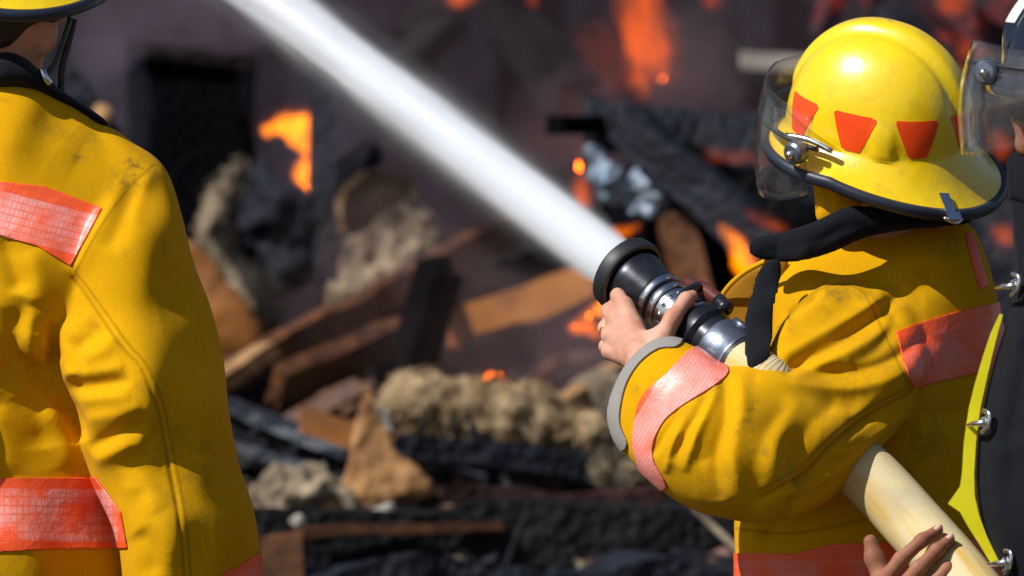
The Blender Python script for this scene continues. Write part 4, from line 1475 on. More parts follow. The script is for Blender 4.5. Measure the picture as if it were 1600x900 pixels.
# ------------------------------------------------------------------ helmets
def helmet(parent, centre, f, pitch, roll, shell_mat, trim_mat, patches, a=0.142, b=0.122, H=0.165, rear=0.088, side=0.038, front=0.05, visor=True,
           patch_mat='orange', clip=True, clip_at=math.pi, visor_open=0.0, vr=0.192, vtop=0.030, knob=R(72), scale=1.0):
    f = Vector(f).normalized()
    up = Vector((0, 0, 1))
    left = up.cross(f).normalized()
    q = Quaternion(left, -pitch)           # + pitch lifts the front
    f, up = q @ f, q @ up
    q = Quaternion(f, roll)
    left, up = q @ left, q @ up
    c = Vector(centre)
    NT, NP, NB = 144, 40, 14

    def point(th, j):
        ct, st = math.cos(th), math.sin(th)
        n = 2.25
        rr = (abs(ct) ** n / 1 + abs(st) ** n) ** (-1 / n)
        rim = Vector((a * ct * rr, b * st * rr, 0))
        if j <= NP:
            ph = (math.pi / 2) * j / NP
            cs = math.cos(math.pi / 2 - ph) ** 0.92 if j else 0.0
            w = H * math.sin(math.pi / 2 - ph) ** 0.94 if j < NP else 0.0
            p = Vector((rim.x * cs, rim.y * cs, w))
            # comb: a raised band from front to back, with a groove either side
            k = min(1, max(0, (w - 0.02) / 0.05))
            k = k * k * (3 - 2 * k)
            v = abs(p.y)
            comb = 0.0105 / (1 + math.exp((v - 0.021) / 0.0032)) - 0.0025 * math.exp(-((v - 0.034) / 0.006) ** 2)
            nn = Vector((p.x / a ** 2, p.y / b ** 2, p.z / H ** 2)).normalized()
            p += nn * comb * k
            # blister over the ear-flap slot at either side rear
            for t0 in (1.97, -1.97):
                dt = (th - t0 + math.pi) % (2 * math.pi) - math.pi
                p += Vector((ct, st, 0)) * 0.006 * math.exp(-(dt / 0.12) ** 4) * math.exp(-((w - 0.005) / 0.045) ** 4)
            return p
        t = (j - NP) / NB
        back = max(0.0, -ct)
        bw = side + (rear - side) * back ** 1.4 + (front - side) * max(0, ct) ** 2
        drop = bw * (0.42 + 0.62 * back ** 0.8) + 0.010
        o = Vector((a * ct, b * st, 0)).normalized()
        tt = t ** 0.85
        return rim + o * bw * (t ** 1.05) * (1 - 0.18 * back) + Vector((0, 0, -drop * tt ** 1.15)) + Vector((0, 0, -0.006 * math.sin(t * math.pi)))

    ths = np.linspace(0, 2 * math.pi, NT, endpoint=False)
    L = np.array([[point(t, j)[:] for t in ths] for j in range(NP + NB + 1)])   # rows j, columns theta
    TH = np.tile(ths, (NP + NB + 1, 1))
    P = L.reshape(-1, 3) * scale
    Mx = np.array([f[:], left[:], up[:]])
    V = P @ Mx + np.array(c[:])
    F = []
    for j in range(NP + NB):
        for k in range(NT):
            F.append((j * NT + k, (j + 1) * NT + k, (j + 1) * NT + (k + 1) % NT, j * NT + (k + 1) % NT))
    F = np.array(F)
    o = mesh_obj('helmet', V, F, shell_mat, parent)
    s = o.modifiers.new('thickness', 'SOLIDIFY')
    s.thickness = 0.0035
    s.offset = -1
    toW = lambda p: c + f * p[0] * scale + left * p[1] * scale + up * p[2] * scale
    edge = [toW(L[-1, k]) for k in range(NT)]
    # rubber edge
    ring = []
    for k in range(NT + 1):
        ring.append(edge[k % NT])
    Vt, Ft = [], []
    prof = [(-.003, .004), (.004, .003), (.0065, -.004), (.005, -.014), (-.001, -.0165), (-.005, -.012)]
    for k in range(NT):
        p = Vector(L[-1, k])
        od = Vector((math.cos(ths[k]), math.sin(ths[k]), 0))
        for (u_, w_) in prof:
            Vt.append(toW(p + od * u_ + Vector((0, 0, w_)))[:])
    n = len(prof)
    for k in range(NT):
        for m_ in range(n):
            Ft.append((k * n + m_, k * n + (m_ + 1) % n, ((k + 1) % NT) * n + (m_ + 1) % n, ((k + 1) % NT) * n + m_))
    mesh_obj('edge_trim', Vt, Ft, trim_mat, o)
    # reflective trapezoids
    T = to_tris(F)
    N = vnormals(V, F)
    if ((V - np.array(c[:])) * N).sum() < 0:
        N = -N
    th = TH.ravel()
    w = P[:, 2]
    for (t0, hw_top, hw_bot, w0, w1) in patches:
        dt = (th - t0 + math.pi) % (2 * math.pi) - math.pi
        fr = np.clip((w - w0) / (w1 - w0), -1, 2)
        ff = np.minimum(np.minimum(w - w0, w1 - w), ((hw_bot + (hw_top - hw_bot) * fr) - np.abs(dt)) * 0.13)
        V2, T2, N2 = clip_mesh(V, T, ff, N)
        if len(T2):
            pm = mesh_obj('reflective_patch', V2 + N2 * 0.0008, T2, M[patch_mat], o, False)
            sm = pm.modifiers.new('thickness', 'SOLIDIFY')
            sm.thickness = 0.0006
            sm.offset = -1
    if clip:
        # wire-strap clip at the rear of the brim
        k = int(NT * clip_at / (2 * math.pi))
        pe, pi_ = toW(L[-1, k]), toW(L[-6, k])
        dn = (pe - pi_).normalized()
        rt = (toW(L[-1, k - 1]) - toW(L[-1, k + 1])).normalized()
        nn = rt.cross(dn)
        if nn.dot(Vector((0, -1, 0.3))) < 0:
            nn = -nn
        for (s0, s1, hw, th_) in ((-0.030, 0.004, 0.009, 0.003), (0.004, 0.018, 0.013, 0.006)):
            Vc = []
            for sgn in (0.0035, 0.0035 + th_):
                for (x_, y_) in ((-hw, s0), (hw, s0), (hw, s1), (-hw, s1)):
                    Vc.append((pe + rt * x_ + dn * y_ + nn * sgn)[:])
            mesh_obj('clip', Vc, [(3, 2, 1, 0), (4, 5, 6, 7), (0, 1, 5, 4), (1, 2, 6, 5), (2, 3, 7, 6), (3, 0, 4, 7)], M['steel'], o, False)
        tube('clip_wire', [pe + rt * -.014 + dn * .016 + nn * .006, pe + rt * .002 + dn * .024 + nn * .008, pe + rt * .018 + dn * .014 + nn * .006], 0.0025, M['steel'], o, 8, 4)
    if visor:
        # face shield on knobs at the temples
        Vv, Fv = [], []
        na, nh = 36, 10
        span = R(74)
        for j in range(nh + 1):
            for i in range(na + 1):
                t = -span + 2 * span * i / na
                e = abs(t) / span
                top, bot = vtop - 0.012 * e, -0.125 + 0.055 * e ** 3
                w_ = top + (bot - top) * j / nh
                r_ = vr + 0.012 * math.sin(math.pi * j / nh) + visor_open * (j / nh)
                Vv.append(toW(Vector((r_ * math.cos(t) * 1.02 - 0.012, r_ * math.sin(t) * 0.86, w_)))[:])
        for j in range(nh):
            for i in range(na):
                Fv.append((j * (na + 1) + i, j * (na + 1) + i + 1, (j + 1) * (na + 1) + i + 1, (j + 1) * (na + 1) + i))
        vz = mesh_obj('face_shield', Vv, Fv, M['visor'], o)
        sm = vz.modifiers.new('thickness', 'SOLIDIFY')
        sm.thickness = 0.0022
        # holder band along the front of the brim and knobs
        band = []
        for i in range(25):
            t = -R(80) + R(160) * i / 24
            band.append(toW(Vector(((vr - .006) * math.cos(t), (vr - .027) * math.sin(t), 0.008))))
        tube('shield_holder', band, 0.0085, M['rubber'], o, 10, 2, flat=0.5)
        for sgn in (1, -1):
            p = Vector(((vr - .006) * math.cos(knob), sgn * (vr - .022) * math.sin(knob), 0.0))
            od = (left * sgn + f * 0.25).normalized()
            lathe('shield_knob', toW(p) + od * 0.002, od, [(0, .017), (.006, .019), (.02, .018), (.024, .014), (.025, .002)], M['alu'], o, 20)
            tube('knob_bolt', [toW(p) - od * .004, toW(p) + od * .034], .006, M['steel'], o, 10, 1)
            e0, e1 = toW(Vector(((vr - .006) * math.cos(R(60)), sgn * (vr - .025) * math.sin(R(60)), .012))), toW(Vector((0.16 * math.cos(R(86)), sgn * .155, .006)))
            tube('hinge_spring', [e0, (e0 + e1) / 2 + up * .006, e1], .005, M['steel'], o, 10, 4)
    return o, toW


# ------------------------------------------------------------------ people
def body_mesh(parent, mat, big, hand=(), kf=7.5):
    """head, neck, trunk and arms as one skinned mesh; hands at finer grain joined into the same mesh"""
    V, F = field_mesh([], 9.0, 18, 20, big)
    F = orient(V, F)
    V = laplace(V, F, 2)
    Vs, Fs = [V], [F]
    n = len(V)
    for caps in hand:
        V2, F2 = field_mesh([], 1.9, kf, 8, caps)
        F2 = orient(V2, F2)
        V2 = laplace(V2, F2, 4, 0.5)
        Vs.append(V2)
        Fs.append(F2 + n)
        n += len(V2)
    o = mesh_obj('body', np.concatenate(Vs), np.concatenate(Fs), mat, parent)
    return o


def legs(parent, x, y, spread, fwd, zt=0.80):
    """trousers and boots below the coat, down to the ground (below the picture)"""
    c = lambda X, Y, Z: (800 + X * 7000 / Y, 450 - (Z - CAM_Z) * 7000 / Y, (Y - 7) * 1000)
    caps = []
    for s in (-1, 1):
        hip, knee, ank = (x + s * 0.09, y, zt + 0.05), (x + s * (spread * .8), y + fwd * .12, 0.45), (x + s * spread, y, 0.10)
        caps += [(c(*hip), c(*knee), 105, 85), (c(*knee), c(*ank), 85, 75)]
        Vb, Fb = field_mesh([], 12, 20, 20, [(c(x + s * spread, y, 0.28), c(x + s * spread, y, 0.06), 72, 60), (c(x + s * spread, y - .03, 0.055), c(x + s * spread, y + .15, 0.05), 52, 46)])
        mesh_obj('boot', laplace(Vb, orient(Vb, Fb), 2), orient(Vb, Fb), M['rubber'], parent)
    V, F = field_mesh([], 14, 30, 20, caps)
    F = orient(V, F)
    mesh_obj('trousers', laplace(V, F, 2), F, M['trouser'], parent)


# ---- left firefighter, seen from behind
p1 = thing('person', (-0.78, 6.95, 0), 'person in a yellow fire coat seen from behind at the left edge', 'person')
mir = lambda P: [(20 - a, b) for a, b in P[::-1]]
tors = [(46, 100), (76, 128), (112, 154), (165, 196), (222, 240), (256, 285), (246, 420), (214, 560), (196, 700), (192, 850), (196, 960), (190, 1030), (100, 1040)]
tors = tors + mir(tors)
slv = [(150, 200), (215, 228), (258, 264), (284, 335), (303, 412), (331, 485), (350, 560), (358, 640), (374, 720), (399, 800), (407, 890), (404, 985), (372, 1042), (300, 1052),
       (226, 1040), (200, 985), (192, 900), (180, 830), (142, 745), (116, 650), (92, 560), (92, 450), (120, 330)]
ctr_t = [(10, 500, -30), (10, 150, -30), (120, 200, 0), (-100, 200, 0), (250, 280, -10), (10, 900, -40), (190, 900, 20), (140, 800, 30), (120, 690, 30), (90, 610, 20), (-230, 280, -10)]
ctr_s = [(210, 250, -25), (190, 420, -75), (215, 620, -125), (255, 850, -125), (270, 1000, -110), (150, 600, -110), (350, 560, -30), (375, 720, -30), (400, 880, -30), (310, 430, -30), (312, 740, -75), (305, 640, -65), (325, 860, -75)]
folds1 = [
    ([(195, 282), (165, 340), (130, 402), (112, 432)], 11, 7), ([(216, 288), (192, 340), (168, 392)], 13, -6),
    ([(240, 262), (222, 300), (205, 350)], 9, 4),
    ([(2, 372), (22, 420), (32, 455)], 12, -8), ([(48, 390), (60, 440), (56, 480)], 16, 6),
    ([(38, 465), (16, 540), (-4, 605)], 17, -12), ([(52, 480), (44, 530), (56, 566)], 10, 8),
    ([(80, 500), (83, 535), (90, 566)], 8, -8), ([(64, 515), (68, 575)], 9, 6), ([(98, 500), (104, 560), (118, 590)], 10, 7),
    ([(112, 550), (135, 530), (155, 508)], 11, -9), ([(130, 560), (160, 548), (185, 520)], 10, 5),
    ([(102, 607), (150, 602), (206, 594)], 9, -6.5), ([(100, 588), (150, 582), (195, 574)], 9, 6), ([(122, 625), (160, 622), (205, 618)], 10, 6),
    ([(138, 700), (185, 678), (232, 658)], 9, -9), ([(145, 722), (190, 702), (228, 690)], 11, 7), ([(130, 655), (180, 648), (220, 632)], 10, 5),
    ([(200, 650), (212, 690), (200, 740)], 12, -4), ([(190, 770), (225, 760), (250, 800)], 14, 5), ([(215, 830), (235, 860), (240, 900)], 14, -6),
    ([(112, 432), (135, 462), (190, 540), (220, 575)], 3.6, -2.6),
    ([(220, 575), (245, 635), (265, 730), (280, 810), (288, 900)], 3.6, -2.8), 
    
    
    ([(16, 528), (55, 588), (112, 640), (130, 690)], 9, -10),
    ([(82, 622), (108, 652), (126, 690)], 7, -10), ([(70, 640), (95, 680), (110, 730)], 14, 5), ([(40, 610), (62, 650), (70, 700)], 18, -6),
    ([(-10, 640), (10, 690), (6, 740)], 20, 6), ([(0, 222), (60, 226), (120, 250)], 25, 3), ([(60, 470), (20, 480), (-30, 470)], 12, 4)]
folds1 = [(p, w if w < 5 else w * 1.35, a if w < 5 else a * 1.25) for p, w, a in folds1]
coat1, V1, F1 = cloth('coat', [(tors, 0.68, ctr_t), (slv, 0.95, ctr_s), (mir(slv), 0.95, [(20 - a, b, q) for a, b, q in ctr_s])], M['coat'], p1, 5.0, 12, folds1, 1.6, 3)
soil(coat1, [(210, 268, 26, 1.0), (196, 285, 14, .8), (178, 292, 10, .7), (125, 243, 12, .8), (140, 215, 14, .4), (265, 700, 60, .35), (300, 760, 60, .4), (235, 600, 22, .6), (30, 860, 40, .3), (60, 560, 30, .3), (250, 480, 30, .25), (45, 862, 8, .8)],
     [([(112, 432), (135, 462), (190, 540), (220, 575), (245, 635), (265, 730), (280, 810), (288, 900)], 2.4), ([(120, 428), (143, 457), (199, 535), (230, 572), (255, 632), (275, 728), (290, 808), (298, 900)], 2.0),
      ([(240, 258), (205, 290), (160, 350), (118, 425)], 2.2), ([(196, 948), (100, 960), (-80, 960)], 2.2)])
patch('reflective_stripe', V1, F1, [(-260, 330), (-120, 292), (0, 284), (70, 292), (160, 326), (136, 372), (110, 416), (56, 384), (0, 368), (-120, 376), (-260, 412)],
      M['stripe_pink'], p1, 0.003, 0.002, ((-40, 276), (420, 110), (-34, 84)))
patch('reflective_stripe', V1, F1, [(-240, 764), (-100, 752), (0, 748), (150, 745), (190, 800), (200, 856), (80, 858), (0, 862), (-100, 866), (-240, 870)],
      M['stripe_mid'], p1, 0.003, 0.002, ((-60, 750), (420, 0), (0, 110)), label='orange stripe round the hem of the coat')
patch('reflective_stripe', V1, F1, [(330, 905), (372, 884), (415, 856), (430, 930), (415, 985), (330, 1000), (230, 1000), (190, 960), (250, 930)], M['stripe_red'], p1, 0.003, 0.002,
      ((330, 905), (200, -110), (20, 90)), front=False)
col = [(10, 74), (36, 84), (58, 104), (84, 130), (112, 150), (168, 190), (160, 199), (112, 172), (62, 148), (10, 143)]
co, Vc, Fc = cloth('collar', [(col + mir(col)[1:-1], 2.2, [(10, 110, -50), (160, 195, -20), (-140, 195, -20)])], M['velvet'], p1, 4, 12,
                   [([(20, 110), (60, 135), (110, 168)], 8, 4)], 1.5, 4, sub=False)
hc = W(16, -82, 7.03)
body_mesh(p1, M['skin'], [((16, 20, -45), (18, -70, -35), 70, 80), ((14, 150, 0), (16, 40, -35), 48, 58), ((10, 420, -20), (10, 850, -30), 85, 85), ((16, 150, 10), (10, 420, 20), 42, 42),
                          ((10, 270, -20), (190, 310, -10), 35, 35), ((10, 270, -20), (-170, 310, -10), 35, 35), ((190, 310, -20), (235, 620, -80), 38, 38), ((235, 620, -80), (300, 960, -90), 38, 32),
                          ((-170, 310, -20), (-215, 620, -80), 38, 38), ((-215, 620, -80), (-280, 960, -90), 38, 32),
                          ((76, 62, -62), (78, 44, -62), 13, 16), ((72, 78, -60), (74, 66, -60), 9, 10), ((80, -20, 40), (88, 20, 60), 26, 20)],
          [[((300, 960, -90), (302, 1040, -85), 30, 30), ((302, 1040, -85), (300, 1100, -85), 36, 30)] + [((300 + 18 * (k - 1.5), 1100, -85), (300 + 17 * (k - 1.5), 1150 + (5 if 0 < k < 3 else -6), -78), 9.5, 8.5) for k in range(4)]
           + [((284, 1050, -90), (268, 1090, -98), 11, 10), ((268, 1090, -98), (268, 1115, -95), 10, 8)]])
hair, _, _ = cloth('hair', [([(-60, 40), (-50, -20), (30, -40), (100, -30), (92, 30), (66, 34), (48, 46), (30, 62), (10, 74), (-20, 76), (-48, 66)], 0.9, [(30, 20, -84)])], M['hair'], p1, 4, 10, (), 2.5, 7, sub=False)
helmet(p1, hc, (-0.12, 0.99, 0), R(10), R(4), M['helmet'], M['trim'], [(R(80 + 41 * k), 0.26, 0.16, 0.018, 0.055) for k in range(9)], rear=0.066, visor=True, clip=False)
tube('chin_strap', [W(110, 28, 6.95), W(100, 60, 6.935), W(88, 92, 6.93), W(72, 118, 6.93)], 0.005, M['rubber'], p1, 10, 5, flat=0.5)
tube('strap_buckle', [W(66, 108, 6.92), W(70, 120, 6.915), W(77, 130, 6.92)], 0.006, M['steel'], p1, 10, 5)
tube('breathing_tube', [W(116, 30, 6.98), W(106, 70, 6.98), W(97, 108, 6.98), W(96, 150, 6.98)], 0.006, M['rubber'], p1, 14, 5)
legs(p1, -0.78, 6.97, 0.14, 0.3, 0.70)

# ---- crouching firefighter with the nozzle
p2 = thing('person', (0.55, 7.15, 0), 'person in yellow fire coat and yellow helmet aiming the hose nozzle to the left', 'person')
tors = [(1200, 452), (1232, 408), (1290, 372), (1370, 350), (1450, 342), (1512, 348), (1540, 400), (1558, 470), (1572, 580), (1580, 720), (1588, 860), (1585, 1000), (1560, 1060), (1180, 1060),
        (1150, 980), (1150, 880), (1148, 800), (1165, 700), (1192, 600), (1202, 520)]
slv = [(1262, 462), (1222, 506), (1196, 556), (1166, 566), (1130, 572), (1092, 546), (1052, 530), (1014, 540), (978, 575), (956, 622), (952, 655), (966, 694), (1004, 738), (1058, 784), (1112, 806), (1180, 818),
       (1250, 806), (1305, 774), (1352, 724), (1400, 676), (1432, 620), (1446, 550), (1430, 480), (1380, 440), (1318, 438)]
ctr_t = [(1400, 600, 140), (1350, 360, 150), (1200, 480, 140), (1550, 600, 190), (1400, 950, 130)]
ctr_s = [(1370, 480, 70), (1340, 600, -10), (1280, 700, -85), (1180, 740, -145), (1080, 680, -130), (1010, 610, -85), (970, 620, -65)]
folds2 = [
    ([(1230, 590), (1245, 569), (1304, 536), (1356, 503), (1392, 474), (1414, 446)], 11, -12), ([(1180, 560), (1240, 567), (1290, 581), (1345, 578), (1412, 550), (1450, 520)], 12, -12),
    ([(1230, 500), (1258, 476), (1284, 456)], 7, -11), ([(1402, 480), (1392, 510), (1370, 545), (1330, 566)], 11, -6),
    ([(1440, 604), (1349, 657), (1295, 702), (1250, 745), (1170, 790)], 7, -10), ([(1420, 652), (1340, 712), (1290, 757), (1210, 796)], 8, -9),
    ([(1050, 722), (1072, 676), (1094, 642), (1116, 604)], 8, -9), ([(1020, 712), (1038, 676), (1064, 640)], 6.5, -8),
    ([(1236, 630), (1200, 676), (1182, 730), (1192, 790)], 19, -8), ([(1132, 590), (1134, 650), (1118, 720), (1128, 780)], 13, -8), ([(1310, 626), (1270, 660), (1230, 720), (1215, 770)], 15, -5),
    ([(1212, 526), (1268, 463), (1312, 446), (1345, 457), (1384, 490)], 8, 7), ([(1216, 560), (1290, 520), (1345, 487), (1384, 462)], 11, 9),
    ([(1230, 590), (1300, 562), (1357, 534), (1400, 500)], 11, 9), ([(1180, 592), (1280, 606), (1360, 602), (1436, 570)], 13, 8),
    ([(1450, 624), (1372, 682), (1315, 730), (1240, 780)], 8, 9), ([(1250, 620), (1212, 690), (1216, 740), (1250, 775)], 17, 8), ([(1300, 640), (1330, 650), (1370, 620), (1420, 600)], 14, 6),
    ([(1068, 738), (1086, 684), (1104, 640), (1124, 594)], 8, 9), ([(1156, 580), (1158, 650), (1146, 720), (1166, 800)], 14, 8), ([(1040, 740), (1050, 700), (1066, 668)], 7, 6),
    ([(1100, 720), (1120, 755), (1150, 785)], 14, 5),
    ([(1440, 660), (1480, 645), (1540, 655)], 15, -6), ([(1420, 700), (1480, 690), (1540, 704)], 18, 5), ([(1380, 420), (1440, 400), (1510, 412)], 24, 5),
    ([(1410, 470), (1460, 440), (1530, 450)], 18, -4), ([(1160, 834), (1210, 836), (1270, 824)], 8, -6), ([(1196, 860), (1205, 830), (1235, 790)], 7, -7), ([(1172, 860), (1180, 830), (1192, 800)], 10, 6)]
coat2, V2, F2 = cloth('coat', [(tors, 0.72, ctr_t), (slv, 0.84, ctr_s)], M['coat'], p2, 5.0, 16, folds2, 1.6, 5)
soil(coat2, [(1310, 462, 26, .7), (1340, 470, 12, .7), (1180, 640, 14, .8), (1160, 665, 22, .6), (1185, 720, 34, .6), (1240, 745, 30, .5), (1130, 770, 40, .4), (1300, 690, 40, .4), (1420, 470, 30, .3), (992, 608, 6, .7),
             (1350, 600, 60, .3), (1450, 690, 50, .4), (1480, 380, 30, .4), (1440, 430, 14, .4), (1230, 640, 20, .3)],
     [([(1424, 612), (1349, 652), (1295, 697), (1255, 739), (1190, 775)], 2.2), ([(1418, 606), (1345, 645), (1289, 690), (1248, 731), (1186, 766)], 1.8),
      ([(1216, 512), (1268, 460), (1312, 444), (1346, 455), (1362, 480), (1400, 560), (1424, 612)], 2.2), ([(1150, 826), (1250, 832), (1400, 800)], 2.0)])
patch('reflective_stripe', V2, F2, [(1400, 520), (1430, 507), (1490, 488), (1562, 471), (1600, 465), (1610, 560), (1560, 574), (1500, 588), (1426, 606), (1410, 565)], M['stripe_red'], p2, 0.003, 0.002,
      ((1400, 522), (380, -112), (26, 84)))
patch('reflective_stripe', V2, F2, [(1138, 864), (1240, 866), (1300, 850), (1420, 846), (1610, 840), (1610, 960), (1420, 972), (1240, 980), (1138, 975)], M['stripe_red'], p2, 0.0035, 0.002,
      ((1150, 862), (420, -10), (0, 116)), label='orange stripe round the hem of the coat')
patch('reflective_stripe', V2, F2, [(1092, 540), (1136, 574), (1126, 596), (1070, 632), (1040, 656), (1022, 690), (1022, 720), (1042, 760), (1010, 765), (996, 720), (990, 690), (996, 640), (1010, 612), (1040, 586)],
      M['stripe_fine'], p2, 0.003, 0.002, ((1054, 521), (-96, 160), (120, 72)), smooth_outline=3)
patch('wrist_cuff', V2, F2, [(1070, 500), (1062, 540), (1030, 546), (1002, 566), (982, 596), (972, 630), (970, 662), (980, 700), (930, 700), (920, 560), (1010, 500)], M['cuff'], p2, 0.004, 0.003, front=False, smooth_outline=4)
patch('shoulder_mark', V2, F2, [(1508, 366), (1518, 362), (1530, 400), (1544, 446), (1530, 452), (1518, 410)], M['orange'], p2, 0.0015, 0.001)
col = [(1170, 392), (1174, 374), (1190, 368), (1216, 364), (1270, 348), (1330, 322), (1400, 326), (1470, 330), (1512, 334), (1516, 350), (1470, 356), (1410, 360), (1352, 372), (1300, 394), (1250, 408), (1205, 408), (1180, 402)]
cloth('collar', [(col, 0.62, [(1180, 390, 50), (1300, 370, 0), (1400, 345, 20), (1510, 345, 80)])], M['velvet'], p2, 4, 10,
      [([(1180, 394), (1240, 386), (1300, 366), (1360, 346)], 5, -2), ([(1222, 362), (1214, 384), (1216, 404)], 7, -2.5), ([(1262, 398), (1290, 374), (1330, 346)], 8, -2.5), ([(1190, 376), (1250, 362), (1330, 336)], 7, 2)], 1.2, 6)
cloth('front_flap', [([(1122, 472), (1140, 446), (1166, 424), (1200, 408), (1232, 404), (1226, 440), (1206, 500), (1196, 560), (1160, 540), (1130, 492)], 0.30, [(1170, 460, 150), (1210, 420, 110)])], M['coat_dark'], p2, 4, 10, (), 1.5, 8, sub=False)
tube('flap_edge', [W(1121, 473, 7.14), W(1140, 446, 7.12), W(1166, 424, 7.10), W(1200, 406, 7.07)], 0.0042, M['coat'], p2, 10, 5)
cloth('closure_strap', [([(1192, 412), (1218, 404), (1220, 440), (1210, 490), (1208, 540), (1198, 572), (1172, 580), (1162, 540), (1163, 500), (1174, 450)], 0.35, [(1205, 420, 30), (1180, 500, -60), (1180, 570, -135)])], M['black_cloth'], p2, 4, 10, (), 1.5, 9, sub=False)
cloth('neck_shroud', [([(1274, 262), (1330, 280), (1350, 330), (1330, 352), (1280, 350), (1272, 310)], 0.9, [(1310, 310, 70)])], M['coat'], p2, 4, 10, [([(1290, 290), (1300, 340)], 6, -4)], 1.5, 10, sub=False)
body_mesh(p2, M['skin'], [((1380, 260, 130), (1370, 190, 130), 78, 86), ((1400, 380, 150), (1384, 260, 135), 46, 56), ((1400, 520, 160), (1380, 900, 150), 85, 90), ((1385, 340, 140), (1400, 520, 160), 50, 60), ((1400, 450, 160), (1370, 500, 90), 40, 36),
                          ((1370, 500, 90), (1200, 710, -115), 38, 38), ((1200, 710, -115), (1012, 585, -70), 38, 30), ((1320, 210, 225), (1300, 260, 215), 24, 22), ((1340, 300, 200), (1345, 290, 180), 32, 40),
                          ((1420, 470, 200), (1330, 520, 330), 45, 42), ((1330, 520, 330), (1190, 600, 250), 44, 32)],
          [[
              # back of the hand
              ((1012, 588, -62), (1000, 552, -38), 30, 27), ((1002, 552, -38), (975, 478, 8), 24, 15), ((1000, 552, -36), (962, 500, 2), 23, 15.5), ((1000, 556, -34), (954, 524, -4), 23, 15), ((1002, 562, -34), (953, 549, -8), 22, 13.5),
              # index
              ((975, 478, 8), (966, 462, 44), 13, 11.5), ((966, 462, 44), (985, 450, 74), 11, 10), ((985, 450, 74), (1004, 446, 84), 9.5, 8),
              # middle
              ((962, 500, 2), (951, 486, 42), 13, 11.5), ((951, 486, 42), (966, 470, 80), 11.5, 10), ((966, 470, 80), (986, 462, 94), 10, 8.5),
              # ring
              ((954, 524, -4), (946, 512, 36), 12, 11), ((946, 512, 36), (958, 496, 74), 11, 9.5), ((958, 496, 74), (978, 486, 90), 9.5, 8),
              # little
              ((953, 549, -8), (946, 541, 26), 11, 9.5), ((946, 541, 26), (956, 526, 60), 9.5, 8.5), ((956, 526, 60), (972, 516, 76), 8.5, 7),
              # thumb
              ((1012, 566, -46), (1034, 530, -50), 24, 18), ((1034, 530, -50), (1052, 496, -50), 16.5, 13.5), ((1052, 496, -50), (1072, 468, -38), 12.5, 11), ((1072, 468, -38), (1082, 462, -30), 11, 9),
              ((1000, 540, -36), (1030, 522, -44), 20, 12)],
           [((1190, 600, 250), (1165, 575, 190), 30, 28), ((1165, 575, 190), (1120, 520, 110), 28, 22)] + [((1122 + 6 * k, 520 + 10 * k, 105 - 4 * k), (1108 + 7 * k, 500 + 12 * k, 60), 10.5, 9.5) for k in range(4)]
           + [((1140, 530, 140), (1110, 490, 110), 13, 10)]])
d, x, y = frame_of(Vector((W(946, 512, 7.036) - W(954, 524, 6.996))))
tube('finger_ring', [W(950, 518, 7.016) + (x * math.cos(t) + y * math.sin(t)) * 0.0122 for t in np.linspace(0, 2 * math.pi, 21)], 0.0016, M['gold'], p2, 8, 1, cap=False)
hel2, toW2 = helmet(p2, W(1374, 200, 7.13), (-0.90, 0.44, 0), R(13), R(-19), M['helmet'], M['trim'], [(R(53 + 40.7 * k), 0.265, 0.10, 0.003, 0.062) for k in range(7)], a=0.150, b=0.130, H=0.170, rear=0.066, side=0.050, front=0.022, vr=0.196, vtop=0.07, clip_at=R(147))
legs(p2, 0.58, 7.15, 0.17, 0.5, 0.68)

# ---- firefighter in black at the right edge
p3 = thing('person', (0.95, 6.6, 0), 'person in a black fire coat and black helmet with face shield at the right edge', 'person')
tors = [(1580, 236), (1640, 225), (1740, 228), (1840, 260), (1930, 330), (1960, 450), (1960, 700), (1950, 900), (1940, 1060), (1640, 1060), (1596, 960), (1556, 880), (1530, 810), (1524, 730), (1532, 650), (1552, 560), (1578, 480),
        (1586, 420), (1578, 330), (1572, 270)]
coat3, V3, F3 = cloth('coat', [(tors, 0.60, [(1740, 300, -380), (1740, 600, -400), (1560, 600, -390), (1740, 900, -400)])], M['black_cloth'], p3, 6.0, 16,
                      [([(1600, 480), (1580, 580), (1560, 680), (1560, 780), (1590, 870)], 10, 5), ([(1618, 470), (1600, 580), (1582, 680), (1584, 780)], 9, -6), ([(1590, 540), (1620, 560)], 12, -5), ([(1560, 720), (1600, 690)], 16, 6), ([(1575, 260), (1590, 350), (1590, 430)], 8, 6)], 3, 11, sub=False)
strip = [(1562, 490), (1548, 520), (1536, 556), (1523, 600), (1514, 636), (1506, 690), (1503, 740), (1500, 760), (1481, 787), (1500, 800), (1512, 822), (1530, 850), (1548, 880), (1562, 880),
         (1542, 838), (1530, 806), (1523, 775), (1522, 740), (1525, 690), (1532, 636), (1541, 595), (1550, 556), (1559, 520), (1567, 492)]
n_ = len(strip)
Vr = [W(a, b, 6.572 + 0.00009 * (a - 1480))[:] for a, b in strip] + [W(a, b, 6.577 + 0.00009 * (a - 1480))[:] for a, b in strip]
Fr = [tuple(range(n_)), tuple(range(2 * n_ - 1, n_ - 1, -1))] + [(i, n_ + i, n_ + (i + 1) % n_, (i + 1) % n_) for i in range(n_)]
mesh_obj('trim_strip', Vr, Fr, M['lime'], p3, False)
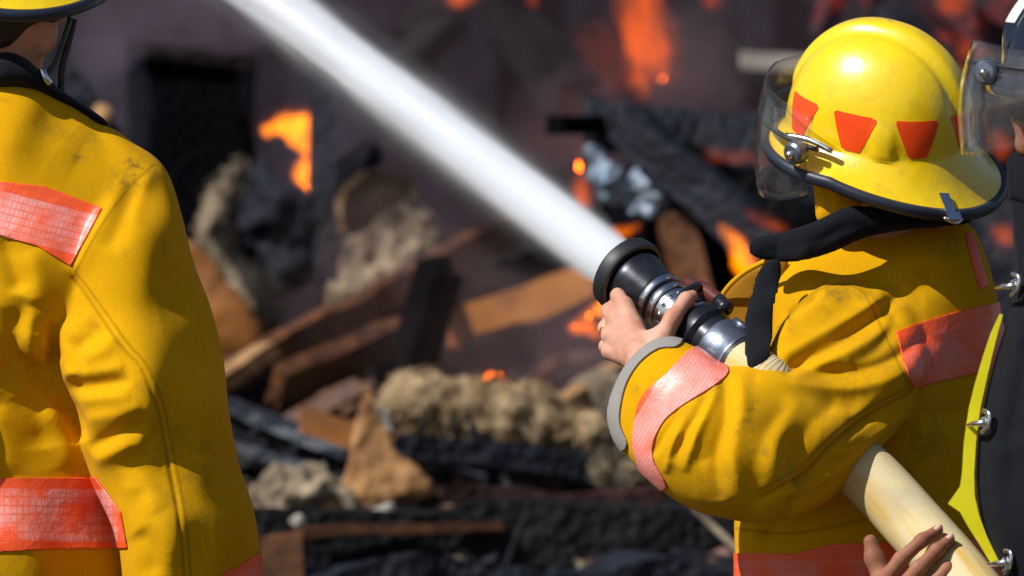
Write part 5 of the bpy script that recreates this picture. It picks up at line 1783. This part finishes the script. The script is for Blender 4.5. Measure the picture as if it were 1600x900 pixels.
for (cx, cy) in ((1578, 446), (1532, 660), (1566, 878)):
    Yc = 6.552
    tube('coat_hook', [W(cx - 22, cy + 4, Yc + .03), W(cx - 10, cy + 2, Yc), W(cx + 4, cy, Yc - .01), W(cx + 12, cy - 10, Yc)], [0.0025, 0.004, 0.005, 0.0035], M['steel'], p3, 10, 5)
    tube('hook_ring', [W(cx + 4, cy - 18, Yc), W(cx + 14, cy - 14, Yc - .012), W(cx + 12, cy + 6, Yc - .012), W(cx + 2, cy + 16, Yc)], 0.0034, M['steel'], p3, 10, 5)
    lathe('hook_plate', W(cx + 8, cy, Yc + .012), Vector((-.15, -1, 0)), [(0, .009), (.004, .009), (.006, .007), (.0065, .002)], M['steel'], p3, 16)
body_mesh(p3, M['skin_dark'], [((1690, 200, -400), (1680, 120, -400), 78, 86), ((1700, 300, -400), (1692, 200, -400), 62, 62), ((1740, 400, -400), (1740, 900, -400), 120, 120),
                               ((1612, 180, -400), (1622, 120, -400), 30, 40), ((1588, 172, -400), (1600, 140, -400), 13, 10), ((1606, 218, -400), (1612, 200, -400), 20, 24), ((1600, 235, -400), (1612, 232, -400), 12, 18),
                               ((1780, 380, -400), (1760, 960, -330), 40, 40), ((1760, 960, -330), (1430, 1012, -200), 40, 32)],
          [[((1440, 1000, -200), (1400, 950, -205), 32, 32), ((1400, 950, -205), (1374, 918, -212), 30, 18), ((1404, 955, -210), (1396, 922, -218), 28, 17), ((1410, 962, -212), (1420, 930, -222), 28, 16),
            ((1372, 920, -214), (1408, 874, -228), 13.5, 12), ((1408, 874, -228), (1441, 844, -226), 11.5, 10.5), ((1441, 844, -226), (1466, 828, -212), 10.5, 8.5),
            ((1398, 932, -220), (1436, 888, -238), 13.5, 12), ((1436, 888, -238), (1464, 860, -236), 11.5, 10.5), ((1464, 860, -236), (1484, 843, -220), 10.5, 8.5),
            ((1426, 944, -224), (1460, 911, -236), 12.5, 11), ((1460, 911, -236), (1480, 888, -234), 11, 9.5), ((1480, 888, -234), (1490, 876, -222), 9.5, 8),
            ((1442, 962, -220), (1476, 936, -230), 11.5, 10), ((1476, 936, -230), (1494, 918, -226), 10, 8.5),
            ((1392, 950, -205), (1380, 905, -196), 24, 17), ((1380, 905, -196), (1366, 872, -192), 17, 15), ((1366, 872, -192), (1360, 846, -190), 14.5, 11)]])
nails = [((1465, 826, -220.5), (0.62, -0.62, 0.45)), ((1483, 841, -228), (0.62, -0.62, 0.45)), ((1489, 874, -229.5), (0.62, -0.62, 0.45))]
for (pp, dd) in nails:
    V, F = field_mesh([], 1.2, 2, 5, [((pp[0] - 5, pp[1] + 4, pp[2] + 2.0), (pp[0] + 3, pp[1] - 3, pp[2] + 4), 5.0, 5.2)])
    m = M.get('nail') or M.setdefault('nail', simple('fingernail', (0.62, 0.36, 0.30), (0.68, 0.42, 0.36), 60, 0.3, bstr=0))
    mesh_obj('fingernail', laplace(V, orient(V, F), 2), orient(V, F), m, p3)
hel3, toW3 = helmet(p3, W(1712, 128, 6.6), (-0.99, 0.1, 0), R(6), R(-4), M['blackgloss'], M['blackgloss'], [(R(0), 0.30, 0.25, 0.075, 0.14)], patch_mat='white_mark', clip=False, front=0.012, side=0.03, knob=R(32), vtop=0.045)
cloth('ear_guard', [([(1572, 150), (1600, 138), (1660, 140), (1670, 190), (1620, 196), (1580, 186)], 0.5, [(1620, 165, -480)])], M['blackgloss'], p3, 3.5, 6, (), 0.5, 13, sub=False)
legs(p3, 0.92, 6.6, 0.15, 0.2)

print('objects', len(bpy.data.objects), 'faces', sum(len(o.data.polygons) for o in bpy.data.objects if o.type == 'MESH'))
